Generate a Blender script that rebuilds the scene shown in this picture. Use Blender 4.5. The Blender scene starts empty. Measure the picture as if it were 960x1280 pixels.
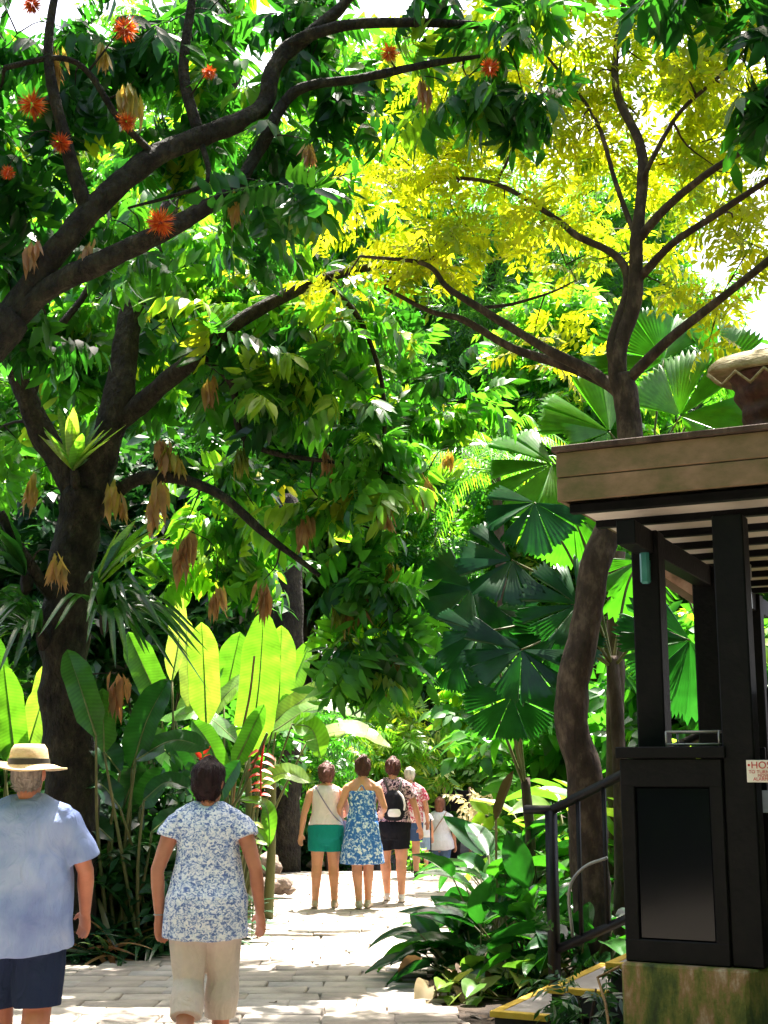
import bpy, bmesh, math, random
import numpy as np
from mathutils import Vector, Matrix, noise
random.seed(11)
rng = np.random.default_rng(11)
R = math.radians
sc = bpy.context.scene

# ---------------------------------------------------------------- camera, sky, sun, exposure
FPX, TH, CAMZ = 1654.0, R(10.9), 1.6          # focal length in pixels of a 960 px wide frame
cd = bpy.data.cameras.new('camera'); cam = bpy.data.objects.new('camera', cd)
sc.collection.objects.link(cam); sc.camera = cam
cam.location = (0, 0, CAMZ); cam.rotation_euler = (R(90) + TH, 0, 0)
cd.sensor_fit = 'VERTICAL'; cd.sensor_height = 36.0; cd.lens = 36.0 * FPX / 1280.0
cd.clip_end = 1000; cd.clip_start = 0.05
SUN_EL, SUN_AZ = R(67), R(14)                 # azimuth from +Y towards +X
wd = bpy.data.worlds.new('World'); sc.world = wd; wd.use_nodes = True
nt = wd.node_tree; nt.nodes.clear()
sky = nt.nodes.new('ShaderNodeTexSky'); sky.sky_type = 'NISHITA'; sky.sun_disc = False
sky.sun_elevation = SUN_EL; sky.sun_rotation = SUN_AZ; sky.air_density = 0.8; sky.dust_density = 6.0; sky.ozone_density = 0.4
bg = nt.nodes.new('ShaderNodeBackground'); bg.inputs[1].default_value = 0.10
wo = nt.nodes.new('ShaderNodeOutputWorld')
nt.links.new(sky.outputs[0], bg.inputs[0]); nt.links.new(bg.outputs[0], wo.inputs[0])
sd = bpy.data.lights.new('sun', 'SUN'); sd.energy = 5.0; sd.angle = R(0.55); sd.color = (1.0, 0.95, 0.86)
sun = bpy.data.objects.new('sun', sd); sc.collection.objects.link(sun)
SV = Vector((math.sin(SUN_AZ) * math.cos(SUN_EL), math.cos(SUN_AZ) * math.cos(SUN_EL), math.sin(SUN_EL)))
sun.rotation_euler = SV.to_track_quat('Z', 'Y').to_euler(); sun.location = SV * 60
vs = sc.view_settings; vs.view_transform = 'Standard'; vs.look = 'None'; vs.exposure = 2.5; vs.gamma = 1.0
vs.use_curve_mapping = False
try:
    sc.cycles.max_bounces = 7; sc.cycles.diffuse_bounces = 4; sc.cycles.transmission_bounces = 4; sc.cycles.glossy_bounces = 3
    sc.cycles.transparent_max_bounces = 4; sc.cycles.use_denoising = True; sc.cycles.sample_clamp_indirect = 6
    sc.cycles.caustics_reflective = False; sc.cycles.caustics_refractive = False
except Exception: pass

# ---------------------------------------------------------------- helpers
CT, ST = math.cos(TH), math.sin(TH)
def P(px, py, d):
    """point of the place seen at pixel (px, py) of the 960x1280 photograph, d metres ahead of the camera"""
    xv, yv = (px - 480) / FPX, (640 - py) / FPX
    s = d / (CT - yv * ST)
    return Vector((xv * s, d, CAMZ + (ST + yv * CT) * s))
def proj(v):
    """array of points -> pixel x, pixel y, depth"""
    v = np.asarray(v, float); x, y, z = v[:, 0], v[:, 1], v[:, 2] - CAMZ
    dep = y * CT + z * ST; up = -y * ST + z * CT
    dep = np.maximum(dep, 1e-3)
    return 480 + FPX * x / dep, 640 - FPX * up / dep, dep
def zg(x, y):
    t = min(1, max(0, (y - 20.8) / 2.6)); t = t * t * (3 - 2 * t)
    return -0.55 * t
def link(o):
    sc.collection.objects.link(o); return o
def tag(o, label=None, cat=None, group=None, kind=None):
    if label: o['label'] = label
    if cat: o['category'] = cat
    if group: o['group'] = group
    if kind: o['kind'] = kind
    return o
def empty(name, loc, label, cat, group=None):
    o = bpy.data.objects.new(name, None); o.location = loc; o.empty_display_size = 0.1
    link(o); return tag(o, label, cat, group)
def par(o, p):
    if p is not None:
        o.parent = p
        if p.type == 'EMPTY': o.matrix_parent_inverse = Matrix.Translation(-Vector(p.location))
    return o
def np_mesh(name, V, T, tone=None, smooth=False):
    V = np.ascontiguousarray(V, np.float32); T = np.ascontiguousarray(T, np.int32)
    me = bpy.data.meshes.new(name)
    me.vertices.add(len(V)); me.vertices.foreach_set('co', V.ravel())
    me.loops.add(T.size); me.loops.foreach_set('vertex_index', T.ravel())
    me.polygons.add(len(T)); me.polygons.foreach_set('loop_start', np.arange(0, T.size, T.shape[1], dtype=np.int32))
    if smooth: me.polygons.foreach_set('use_smooth', np.ones(len(T), bool))
    if tone is not None:
        a = me.attributes.new('tone', 'FLOAT', 'POINT'); a.data.foreach_set('value', np.ascontiguousarray(tone, np.float32))
    me.update(calc_edges=True)
    return me
def np_obj(name, V, T, mat, parent=None, tone=None, smooth=False):
    me = np_mesh(name, V, T, tone, smooth); me.materials.append(mat)
    return par(link(bpy.data.objects.new(name, me)), parent)
def py_obj(name, V, Fs, mat, parent=None, smooth=False):
    me = bpy.data.meshes.new(name); me.from_pydata([tuple(v) for v in V], [], Fs)
    if smooth: me.polygons.foreach_set('use_smooth', [True] * len(me.polygons))
    me.materials.append(mat); me.update()
    return par(link(bpy.data.objects.new(name, me)), parent)
def bm_obj(name, bm, mat, parent=None, smooth=False):
    bmesh.ops.recalc_face_normals(bm, faces=bm.faces)
    me = bpy.data.meshes.new(name); bm.to_mesh(me); bm.free()
    if smooth: me.polygons.foreach_set('use_smooth', [True] * len(me.polygons))
    me.materials.append(mat)
    return par(link(bpy.data.objects.new(name, me)), parent)
def prism_bm(poly, z0, z1, bevel=0.0):
    bm = bmesh.new()
    lo = [bm.verts.new((p[0], p[1], z0)) for p in poly]; hi = [bm.verts.new((p[0], p[1], z1)) for p in poly]
    n = len(poly); bm.faces.new(lo[::-1]); bm.faces.new(hi)
    for i in range(n): bm.faces.new((lo[i], lo[(i + 1) % n], hi[(i + 1) % n], hi[i]))
    bmesh.ops.recalc_face_normals(bm, faces=bm.faces)
    if bevel: bmesh.ops.bevel(bm, geom=list(bm.edges), offset=bevel, segments=1, affect='EDGES')
    return bm
def smooth_pts(pts, k=6):
    """Catmull-Rom through the points (last column may be the radius)"""
    p = np.asarray(pts, float); p = np.vstack([2 * p[0] - p[1], p, 2 * p[-1] - p[-2]]); out = []
    for i in range(1, len(p) - 2):
        for t in np.linspace(0, 1, k, endpoint=False):
            a, b, c, d = p[i - 1], p[i], p[i + 1], p[i + 2]
            out.append(0.5 * (2 * b + (c - a) * t + (2 * a - 5 * b + 4 * c - d) * t * t + (3 * b - a - 3 * c + d) * t ** 3))
    out.append(p[-2]); return np.array(out)
def tube(pts, rad, n=8, rough=0.0, seed=0):
    """tapered tube, quads as arrays; ends closed by a tip vertex"""
    p = np.asarray(pts, float); m = len(p); rad = np.broadcast_to(np.asarray(rad, float), (m,))
    t = np.gradient(p, axis=0); t /= np.linalg.norm(t, axis=1)[:, None] + 1e-9
    up = np.array([0., 1., 0.]) if abs(t[0, 1]) < .9 else np.array([1., 0., 0.])
    V = []; a = np.cross(t[0], up); a /= np.linalg.norm(a)
    ang = np.linspace(0, 2 * math.pi, n, endpoint=False)
    for i in range(m):
        a = a - t[i] * a.dot(t[i]); a /= np.linalg.norm(a) + 1e-9; b = np.cross(t[i], a)
        rr = rad[i] * np.ones(n)
        if rough:
            rr = np.array([rad[i] * (1 + rough * noise.noise(Vector(p[i]) * 3.1 + Vector((math.cos(q) * .9 + seed, math.sin(q) * .9, 0)))
                                     + rough * .5 * noise.noise(Vector(p[i]) * 9 + Vector((math.cos(q) * 3, math.sin(q) * 3, seed)))) for q in ang])
        V.append(p[i] + (np.cos(ang) * rr)[:, None] * a + (np.sin(ang) * rr)[:, None] * b)
    V = np.vstack(V + [p[:1], p[-1:]]); Q = []
    i = np.arange(m - 1)[:, None] * n; j = np.arange(n)[None, :]; k = (j + 1) % n
    q = np.stack([i + j, i + k, i + n + k, i + n + j], -1).reshape(-1, 4)
    T = np.vstack([q[:, [0, 1, 2]], q[:, [0, 2, 3]],
                   np.stack([np.full(n, m * n), k[0], j[0]], -1), np.stack([np.full(n, m * n + 1), (m - 1) * n + j[0], (m - 1) * n + k[0]], -1)])
    return V, T
class Soup:
    def __init__(s): s.V = []; s.T = []; s.C = []; s.n = 0
    def add(s, V, T, tone=None):
        s.V.append(np.asarray(V, np.float32)); s.T.append(np.asarray(T, np.int64) + s.n); s.n += len(V)
        s.C.append(np.full(len(V), .5 if tone is None else tone, np.float32) if np.ndim(tone) == 0 else np.asarray(tone, np.float32))
    def add_many(s, tm, pos, rot, scl, tone):
        V0, T0 = tm; K = len(pos)
        if not K: return
        V = np.einsum('kij,vj->kvi', rot, V0) * np.asarray(scl)[:, None, None] + np.asarray(pos)[:, None, :]
        T = T0[None] + (np.arange(K) * len(V0))[:, None, None]
        s.V.append(V.reshape(-1, 3).astype(np.float32)); s.T.append(T.reshape(-1, 3) + s.n); s.n += K * len(V0)
        s.C.append(np.repeat(np.asarray(tone, np.float32), len(V0)))
    def obj(s, name, mat, parent=None, smooth=False):
        if not s.V: return None
        return np_obj(name, np.vstack(s.V), np.vstack(s.T), mat, parent, np.concatenate(s.C), smooth)
def norm(a): return a / (np.linalg.norm(a, axis=-1, keepdims=True) + 1e-9)
def frames(t, n):
    """rotation matrices with columns (side, axis, normal)"""
    t = norm(t); x = norm(np.cross(t, n)); z = np.cross(x, t)
    return np.stack([x, t, z], -1)

# ---------------------------------------------------------------- materials
def mat_base(name):
    m = bpy.data.materials.new(name); m.use_nodes = True; t = m.node_tree; t.nodes.clear()
    out = t.nodes.new('ShaderNodeOutputMaterial'); b = t.nodes.new('ShaderNodeBsdfPrincipled')
    t.links.new(b.outputs[0], out.inputs[0]); return m, t, b, out
def N(t, kind, **kw):
    n = t.nodes.new(kind)
    for k, v in kw.items():
        if isinstance(k, str) and hasattr(n, k): setattr(n, k, v)
    return n
def ramp(t, stops, interp='LINEAR'):
    r = t.nodes.new('ShaderNodeValToRGB'); e = r.color_ramp.elements; r.color_ramp.interpolation = interp
    while len(e) < len(stops): e.new(0.5)
    for q, (p_, c) in zip(e, stops): q.position = p_; q.color = (*c, 1)
    return r
def leafmat(name, stops, tint=(2.6, 3.0, .75), tfac=.48, rough=.38, spec=.5, vein=0.0):
    m, t, b, out = mat_base(name)
    at = N(t, 'ShaderNodeAttribute', attribute_name='tone')
    oi = N(t, 'ShaderNodeObjectInfo')
    ma = N(t, 'ShaderNodeMath', operation='MULTIPLY_ADD'); ma.inputs[1].default_value = .16
    ad = N(t, 'ShaderNodeMath', operation='ADD'); ad.inputs[1].default_value = -.08
    t.links.new(at.outputs['Fac'], ad.inputs[0]); t.links.new(oi.outputs['Random'], ma.inputs[0]); t.links.new(ad.outputs[0], ma.inputs[2])
    r = ramp(t, stops); t.links.new(ma.outputs[0], r.inputs[0])
    tc = N(t, 'ShaderNodeTexCoord'); nz = N(t, 'ShaderNodeTexNoise'); nz.inputs['Scale'].default_value = 9; nz.inputs['Detail'].default_value = 3
    t.links.new(tc.outputs['Object'], nz.inputs['Vector'])
    mr = N(t, 'ShaderNodeMapRange'); mr.inputs[1].default_value = .3; mr.inputs[2].default_value = .7; mr.inputs[3].default_value = .75; mr.inputs[4].default_value = 1.2
    t.links.new(nz.outputs[0], mr.inputs[0])
    mx = N(t, 'ShaderNodeMix', data_type='RGBA', blend_type='MULTIPLY'); mx.inputs[0].default_value = 1
    t.links.new(r.outputs[0], mx.inputs[6]); t.links.new(mr.outputs[0], mx.inputs[7])
    tr = N(t, 'ShaderNodeBsdfTranslucent')
    m2 = N(t, 'ShaderNodeMix', data_type='RGBA', blend_type='MULTIPLY'); m2.inputs[0].default_value = 1; m2.inputs[7].default_value = (*tint, 1)
    t.links.new(mx.outputs[2], m2.inputs[6]); t.links.new(m2.outputs[2], tr.inputs[0])
    t.links.new(mx.outputs[2], b.inputs['Base Color'])
    b.inputs['Roughness'].default_value = rough; b.inputs['Specular IOR Level'].default_value = spec
    if vein:   # fine side veins running across big blades
        va = N(t, 'ShaderNodeAttribute', attribute_name='along'); vm = N(t, 'ShaderNodeMath', operation='MULTIPLY'); vm.inputs[1].default_value = 190.0
        vs2 = N(t, 'ShaderNodeMath', operation='SINE'); t.links.new(va.outputs['Fac'], vm.inputs[0]); t.links.new(vm.outputs[0], vs2.inputs[0])
        v3 = N(t, 'ShaderNodeMapRange'); v3.inputs[1].default_value = -1; v3.inputs[2].default_value = 1; v3.inputs[3].default_value = .88; v3.inputs[4].default_value = 1.07
        t.links.new(vs2.outputs[0], v3.inputs[0]); v4 = N(t, 'ShaderNodeMath', operation='MULTIPLY'); t.links.new(v3.outputs[0], v4.inputs[0]); t.links.new(mr.outputs[0], v4.inputs[1]); t.links.new(v4.outputs[0], mx.inputs[7])
        bp = N(t, 'ShaderNodeBump'); bp.inputs['Strength'].default_value = vein; bp.inputs['Distance'].default_value = .01
        n2 = N(t, 'ShaderNodeTexNoise'); n2.inputs['Scale'].default_value = 25; t.links.new(tc.outputs['Object'], n2.inputs['Vector'])
        t.links.new(n2.outputs[0], bp.inputs['Height']); t.links.new(bp.outputs[0], b.inputs['Normal'])
    ms = N(t, 'ShaderNodeMixShader'); ms.inputs[0].default_value = tfac
    t.links.new(b.outputs[0], ms.inputs[1]); t.links.new(tr.outputs[0], ms.inputs[2]); t.links.new(ms.outputs[0], out.inputs[0])
    return m
def noisy(name, cols, scale=6, detail=6, rough=.8, bump=.3, bscale=None, spec=.3, stretch=(1, 1, 1), metal=0, bdist=.02, dist=0.0):
    """mottled material: a ramp of colours over noise, with relief"""
    m, t, b, out = mat_base(name)
    tc = N(t, 'ShaderNodeTexCoord'); mp = N(t, 'ShaderNodeMapping'); mp.inputs['Scale'].default_value = stretch
    t.links.new(tc.outputs['Object'], mp.inputs[0])
    nz = N(t, 'ShaderNodeTexNoise'); nz.inputs['Scale'].default_value = scale; nz.inputs['Detail'].default_value = detail; nz.inputs['Roughness'].default_value = .65
    nz.inputs['Distortion'].default_value = dist
    t.links.new(mp.outputs[0], nz.inputs['Vector'])
    k = len(cols); r = ramp(t, [(.28 + .44 * i / max(1, k - 1), c) for i, c in enumerate(cols)])
    t.links.new(nz.outputs[0], r.inputs[0]); t.links.new(r.outputs[0], b.inputs['Base Color'])
    b.inputs['Roughness'].default_value = rough; b.inputs['Specular IOR Level'].default_value = spec; b.inputs['Metallic'].default_value = metal
    if bump:
        n2 = N(t, 'ShaderNodeTexNoise'); n2.inputs['Scale'].default_value = bscale or scale * 4; n2.inputs['Detail'].default_value = 8
        t.links.new(mp.outputs[0], n2.inputs['Vector'])
        bp = N(t, 'ShaderNodeBump'); bp.inputs['Strength'].default_value = bump; bp.inputs['Distance'].default_value = bdist
        t.links.new(n2.outputs[0], bp.inputs['Height']); t.links.new(bp.outputs[0], b.inputs['Normal'])
    return m
M = {}
D = (.006, .030, .010)
M['leaf_deep'] = leafmat('leaf_deep', [(0, (.008, .045, .014)), (.45, (.022, .10, .020)), (.8, (.055, .17, .022)), (.93, (.20, .26, .02)), (1, (.32, .27, .03))], rough=.33)
M['leaf_mid'] = leafmat('leaf_mid', [(0, (.014, .065, .016)), (.5, (.035, .14, .022)), (.85, (.08, .21, .025)), (1, (.20, .27, .03))], rough=.36)
M['leaf_bright'] = leafmat('leaf_bright', [(0, (.025, .10, .018)), (.5, (.06, .19, .025)), (.85, (.12, .26, .03)), (1, (.26, .30, .04))])
M['leaf_gold'] = leafmat('leaf_gold', [(0, (.08, .17, .012)), (.3, (.20, .26, .014)), (.7, (.36, .36, .018)), (1, (.46, .40, .025))], tint=(2.1, 2.25, .7), tfac=.58, rough=.42)
M['leaf_bamboo'] = leafmat('leaf_bamboo', [(0, (.02, .08, .02)), (.6, (.05, .15, .03)), (1, (.10, .20, .05))], rough=.4)
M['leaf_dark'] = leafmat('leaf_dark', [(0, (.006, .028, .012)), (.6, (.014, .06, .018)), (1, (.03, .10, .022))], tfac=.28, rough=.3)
M['leaf_cream'] = leafmat('leaf_cream', [(0, (.16, .22, .06)), (.5, (.42, .40, .20)), (1, (.62, .55, .36))], tint=(1.3, 1.2, .9), tfac=.35)
M['banana'] = leafmat('banana', [(0, (.02, .085, .018)), (.4, (.05, .16, .025)), (.75, (.10, .24, .035)), (1, (.22, .30, .10))], tint=(2.4, 2.5, .6), tfac=.5, rough=.32, vein=.12)
M['banana_dark'] = leafmat('banana_dark', [(0, (.010, .045, .018)), (.6, (.02, .085, .02)), (1, (.05, .14, .025))], tint=(2, 2.6, .7), tfac=.35, rough=.28, vein=.1)  # darker copy of banana, with shade put into the leaf colour
M['midrib'] = leafmat('midrib', [(0, (.10, .16, .04)), (1, (.26, .28, .10))], tint=(1.2, 1.2, .8), tfac=.2)
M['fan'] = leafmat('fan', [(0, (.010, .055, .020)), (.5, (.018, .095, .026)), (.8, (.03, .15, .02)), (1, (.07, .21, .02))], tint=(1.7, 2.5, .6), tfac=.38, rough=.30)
M['paddle'] = leafmat('paddle', [(0, (.008, .042, .014)), (.6, (.018, .085, .018)), (1, (.045, .15, .02))], tint=(2., 2.8, .7), tfac=.3, rough=.25, vein=.08)
M['pothos'] = leafmat('pothos', [(0, (.05, .15, .02)), (.5, (.14, .24, .03)), (1, (.42, .42, .12))], tint=(1.6, 1.7, .8), tfac=.35, rough=.3)
M['sword'] = leafmat('sword', [(0, (.010, .045, .018)), (.5, (.03, .09, .03)), (.75, (.12, .15, .08)), (.9, (.26, .10, .04)), (1, (.30, .15, .06))], tint=(1.8, 2., .8), tfac=.2, rough=.26)
M['tassel'] = leafmat('tassel', [(0, (.16, .075, .035)), (.35, (.34, .17, .075)), (.6, (.46, .26, .14)), (.8, (.44, .36, .07)), (1, (.16, .22, .03))], tint=(1.5, 1.25, .8), tfac=.42, rough=.5)
M['litter'] = leafmat('litter', [(0, (.03, .018, .010)), (.5, (.09, .05, .025)), (.85, (.19, .12, .05)), (1, (.10, .12, .03))], tint=(1, .9, .6), tfac=.1, rough=.8)
M['flower'] = leafmat('flower', [(0, (.42, .03, .012)), (.5, (.62, .11, .015)), (1, (.70, .30, .04))], tint=(1.4, 1, .6), tfac=.3, rough=.5)
M['bract'] = leafmat('bract', [(0, (.45, .02, .015)), (.7, (.60, .06, .02)), (1, (.62, .34, .05))], tint=(1.3, 1, .7), tfac=.3, rough=.35)
M['bark_dark'] = noisy('bark_dark', [(.006, .005, .005), (.018, .013, .011), (.036, .030, .020), (.085, .064, .046)], 11, 10, .9, 1.0, 30, stretch=(1, 1, .6), bdist=.06)
M['bark_brown'] = noisy('bark_brown', [(.025, .015, .012), (.07, .045, .033), (.15, .105, .08)], 7, 8, .9, .8, 18, stretch=(1, 1, .4), bdist=.025)
M['bark_tan'] = noisy('bark_tan', [(.016, .011, .009), (.055, .034, .024), (.16, .11, .078)], 11, 10, .85, .9, 28, stretch=(1, 1, .5), bdist=.02)
M['stem'] = noisy('stem', [(.06, .09, .025), (.13, .13, .05), (.20, .16, .07)], 6, 4, .6, .2, stretch=(1, 1, .3))
M['dry'] = noisy('dry', [(.10, .055, .025), (.24, .14, .06), (.34, .22, .10)], 7, 6, .8, .4, stretch=(1, 1, .3))
M['soil'] = noisy('soil', [(.012, .009, .007), (.035, .024, .017), (.075, .05, .034)], 3, 10, .95, .9, 22, bdist=.04)
M['grout'] = noisy('grout', [(.13, .11, .095), (.22, .19, .165)], 9, 6, .95, .4)
M['rock'] = noisy('rock', [(.07, .05, .04), (.20, .15, .12), (.36, .29, .23)], 7, 10, .9, .8, 22, bdist=.03)

# ---------------------------------------------------------------- leaf shapes
def leaflet(L, W, fold=.18, droop=.25, hi=True):
    if hi: ts, ws = [.30, .66], [1., .78]
    else: ts, ws = [.42], [1.]
    V = [(0, 0, 0)]
    for t, w in zip(ts, ws):
        z = -droop * t * t * L; e = W / 2 * w
        V += [(-e, t * L, z + fold * e), (0, t * L, z), (e, t * L, z + fold * e)]
    V.append((0, L, -droop * L)); V = np.array(V)
    T = [(0, 2, 1), (0, 3, 2)]
    if hi: T += [(1, 2, 5), (1, 5, 4), (2, 3, 6), (2, 6, 5), (4, 5, 7), (5, 6, 7)]
    else: T += [(1, 2, 4), (2, 3, 4)]
    return V, np.array(T)
def combine(parts):
    V, T, n = [], [], 0
    for v, t in parts: V.append(v); T.append(np.asarray(t) + n); n += len(v)
    return np.vstack(V), np.vstack(T)
def pinnate(pairs, rach, L, W, hang=.5, fwd=.45, sag=.25, hi=True, seed=0, ribbon=True, fold=.18):
    r = np.random.default_rng(seed); parts = []
    for i in range(pairs + 1):
        t = .12 + .88 * i / pairs; y = rach * t; z = -sag * rach * t * t
        for s in ((-1, 1) if i < pairs else (0,)):
            l = L * (.75 + .3 * math.sin(math.pi * (.15 + .75 * t))) * r.uniform(.85, 1.12)
            v, tt = leaflet(l, W * r.uniform(.85, 1.15), fold, r.uniform(.08, .35), hi)
            ax = np.array([[s * (1. if s else 0), fwd if s else 1., -hang * r.uniform(.6, 1.35)]]) + r.normal(0, .10, (1, 3))
            nn = np.array([[0., .25, 1.]]) + r.normal(0, .18, (1, 3))
            m = frames(ax, nn)[0]
            parts.append((v @ m.T + np.array([0, y, z]), tt))
    if ribbon:
        w = .006; v = np.array([(-w, 0, 0), (w, 0, 0), (-w * .5, rach * .5, -sag * rach * .25), (w * .5, rach * .5, -sag * rach * .25), (0, rach, -sag * rach)])
        parts.append((v, np.array([(0, 1, 3), (0, 3, 2), (2, 3, 4)])))
    return combine(parts)
def tassel_tmpl(n, L, W, seed):
    r = np.random.default_rng(seed); parts = []
    for i in range(n):
        v, t = leaflet(L * r.uniform(.6, 1.15), W * r.uniform(.6, 1.1), r.uniform(.1, .7), r.uniform(-.25, .35), True)
        a = r.uniform(0, 6.28); s = r.uniform(.05, .42); q = np.array([[math.cos(a) * s, math.sin(a) * s, -1.]])
        m = frames(q, np.array([[math.cos(a) + r.normal(0, .5), math.sin(a) + r.normal(0, .5), .2]]))[0]
        f = i / n; parts.append((v @ m.T * (1.05 - .35 * abs(f - .4)) + np.array([.12 * (f - .5) + r.normal(0, .015), r.normal(0, .03), -.55 * f * L]), t))
    return combine(parts)
def spray(n, Ls, L, W, seed, hi=False):
    """short twig with simple alternate leaves"""
    r = np.random.default_rng(seed); parts = []
    for i in range(n):
        t = (i + .5) / n; s = 1 if i % 2 else -1
        v, tt = leaflet(L * r.uniform(.7, 1.15), W * r.uniform(.8, 1.15), .2, r.uniform(.05, .4), hi)
        ax = np.array([[s * r.uniform(.6, 1.1), r.uniform(.2, .9), r.uniform(-.7, .15)]]); nn = np.array([[r.normal(0, .3), r.normal(0, .3), 1.]])
        m = frames(ax, nn)[0]; parts.append((v @ m.T + np.array([0, t * Ls, -.15 * t * t * Ls]), tt))
    return combine(parts)
TP = {
    'droop': [pinnate(5, .34, .25, .075, .95, .45, .35, True, s) for s in (1, 2, 3, 4)],
    'droop_lo': [pinnate(5, .34, .25, .078, .95, .45, .35, False, s) for s in (5, 6, 7)],
    'gold': [pinnate(5, .26, .115, .040, .35, .5, .2, False, s) for s in (11, 12, 13)],
    'tier': [pinnate(7, .50, .22, .055, .55, .45, .30, False, s, fold=.1) for s in (21, 22, 23)],
    'broad': [spray(7, .38, .26, .12, s) for s in (31, 32, 33)],
    'fine': [spray(11, .5, .22, .032, s) for s in (41, 42, 43)],
    'big': [spray(5, .40, .42, .19, s, True) for s in (51, 52, 53)],
}
# ---------------------------------------------------------------- ground, path, pavers
xs = np.concatenate([np.linspace(-120, -14, 14), np.linspace(-12, 12, 25), np.linspace(14, 120, 14)])
ys = np.concatenate([np.linspace(-60, -2, 10), np.linspace(0, 40, 61), np.linspace(45, 160, 14)])
gx, gy = np.meshgrid(xs, ys); gz = np.vectorize(zg)(gx, gy)
nx, ny = len(xs), len(ys)
ii = (np.arange(ny - 1)[:, None] * nx + np.arange(nx - 1)[None]).ravel()
GQ = np.stack([ii, ii + 1, ii + nx + 1, ii + nx], -1)
gr = np_obj('ground', np.stack([gx.ravel(), gy.ravel(), gz.ravel()], -1), GQ, M['soil']); tag(gr, 'dark brown soil of the planting beds', 'ground', kind='structure')
PATH = [(-7, -3), (-7, 9.0), (-4.6, 10.2), (-3.2, 10.9), (-2.5, 11.25), (-1.9, 11.5), (-1.72, 12.6), (-1.62, 14.5), (-1.5, 16.7), (-1.75, 17.8), (-2.3, 19.2),
        (-4.5, 20.7), (-7, 21.3), (-4, 22.0), (0, 22.6), (1.6, 24), (2.4, 28), (4.2, 28), (3.6, 23), (2.6, 20), (1.5, 17), (.8, 14.5), (.45, 12.2), (.30, 10.5), (.42, 9.2), (.70, 8.35), (1.25, 7.2), (1.5, 5.5), (1.6, -3)]
PA = np.array(PATH)
def inside(x, y, poly=PA):
    c = False; n = len(poly); j = n - 1
    for i in range(n):
        xi, yi = poly[i]; xj, yj = poly[j]
        if (yi > y) != (yj > y) and x < (xj - xi) * (y - yi) / (yj - yi) + xi: c = not c
        j = i
    return c
bm = bmesh.new(); vs_ = [bm.verts.new((x, y, zg(x, y) + .004)) for x, y in PATH]; bm.faces.new(vs_)
for yy in np.arange(20, 28, .5):
    g = bm.verts[:] + bm.edges[:] + bm.faces[:]
    bmesh.ops.bisect_plane(bm, geom=g, plane_co=(0, yy, 0), plane_no=(0, 1, 0))
for v in bm.verts: v.co.z = zg(v.co.x, v.co.y) + .004
bmesh.ops.triangulate(bm, faces=bm.faces)
path = bm_obj('path', bm, M['grout']); tag(path, 'stone paved garden path', 'path', kind='structure')
def paver_mat():
    m, t, b, out = mat_base('paver')
    at = N(t, 'ShaderNodeAttribute', attribute_name='tone'); oi = N(t, 'ShaderNodeObjectInfo')
    ad = N(t, 'ShaderNodeMath', operation='ADD'); t.links.new(at.outputs['Fac'], ad.inputs[0]); t.links.new(oi.outputs['Random'], ad.inputs[1])
    fr = N(t, 'ShaderNodeMath', operation='FRACT'); t.links.new(ad.outputs[0], fr.inputs[0])
    r = ramp(t, [(0, (.30, .25, .215)), (.35, (.36, .315, .275)), (.7, (.41, .36, .31)), (1, (.34, .315, .30))]); t.links.new(fr.outputs[0], r.inputs[0])
    ge = N(t, 'ShaderNodeNewGeometry'); nz = N(t, 'ShaderNodeTexNoise'); nz.inputs['Scale'].default_value = 3.2; nz.inputs['Detail'].default_value = 9; nz.inputs['Roughness'].default_value = .7
    t.links.new(ge.outputs['Position'], nz.inputs['Vector'])
    r2 = ramp(t, [(.3, (.55, .52, .50)), (.5, (.9, .88, .86)), (.7, (1.1, 1.06, 1.0))]); t.links.new(nz.outputs[0], r2.inputs[0])
    mx = N(t, 'ShaderNodeMix', data_type='RGBA', blend_type='MULTIPLY'); mx.inputs[0].default_value = 1
    t.links.new(r.outputs[0], mx.inputs[6]); t.links.new(r2.outputs[0], mx.inputs[7]); t.links.new(mx.outputs[2], b.inputs['Base Color'])
    b.inputs['Roughness'].default_value = .8; b.inputs['Specular IOR Level'].default_value = .3
    n2 = N(t, 'ShaderNodeTexNoise'); n2.inputs['Scale'].default_value = 45; n2.inputs['Detail'].default_value = 6; t.links.new(ge.outputs['Position'], n2.inputs['Vector'])
    bp = N(t, 'ShaderNodeBump'); bp.inputs['Strength'].default_value = .5; bp.inputs['Distance'].default_value = .01
    t.links.new(n2.outputs[0], bp.inputs['Height']); t.links.new(bp.outputs[0], b.inputs['Normal'])
    return m
M['paver'] = paver_mat()
def paver_geo(w, h, r_):
    """one slab: uneven rim, chamfer, 20 triangles"""
    b = [(-w / 2, -h / 2), (0, -h / 2), (w / 2, -h / 2), (w / 2, h / 2), (0, h / 2), (-w / 2, h / 2)]
    j = r_.normal(0, .008, (6, 2)); b = np.array(b) + j
    lo = np.c_[b, np.zeros(6)]; hi = np.c_[b * (1 - .006 / np.array([w / 2, h / 2])), np.full(6, .028) + r_.normal(0, .0015, 6)]
    mid = np.c_[b, np.full(6, .020)]
    V = np.vstack([lo, mid, hi]); T = []
    for i in range(6):
        k = (i + 1) % 6
        T += [(i, k, 6 + k), (i, 6 + k, 6 + i), (6 + i, 6 + k, 12 + k), (6 + i, 12 + k, 12 + i)]
    T += [(12, 13, 16), (12, 16, 17), (13, 14, 15), (13, 15, 16)]
    return V, np.array(T)
pr = np.random.default_rng(5)
pav_v = [paver_geo(.46 + .05 * (i % 3 - 1), .262, pr) for i in range(9)]
pav_m = []
for i, (v, t) in enumerate(pav_v):
    me = np_mesh('paver', v, t); me.materials.append(M['paver']); pav_m.append(me)
near, far = [], Soup()
rowy = 3.0; row = 0
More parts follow.
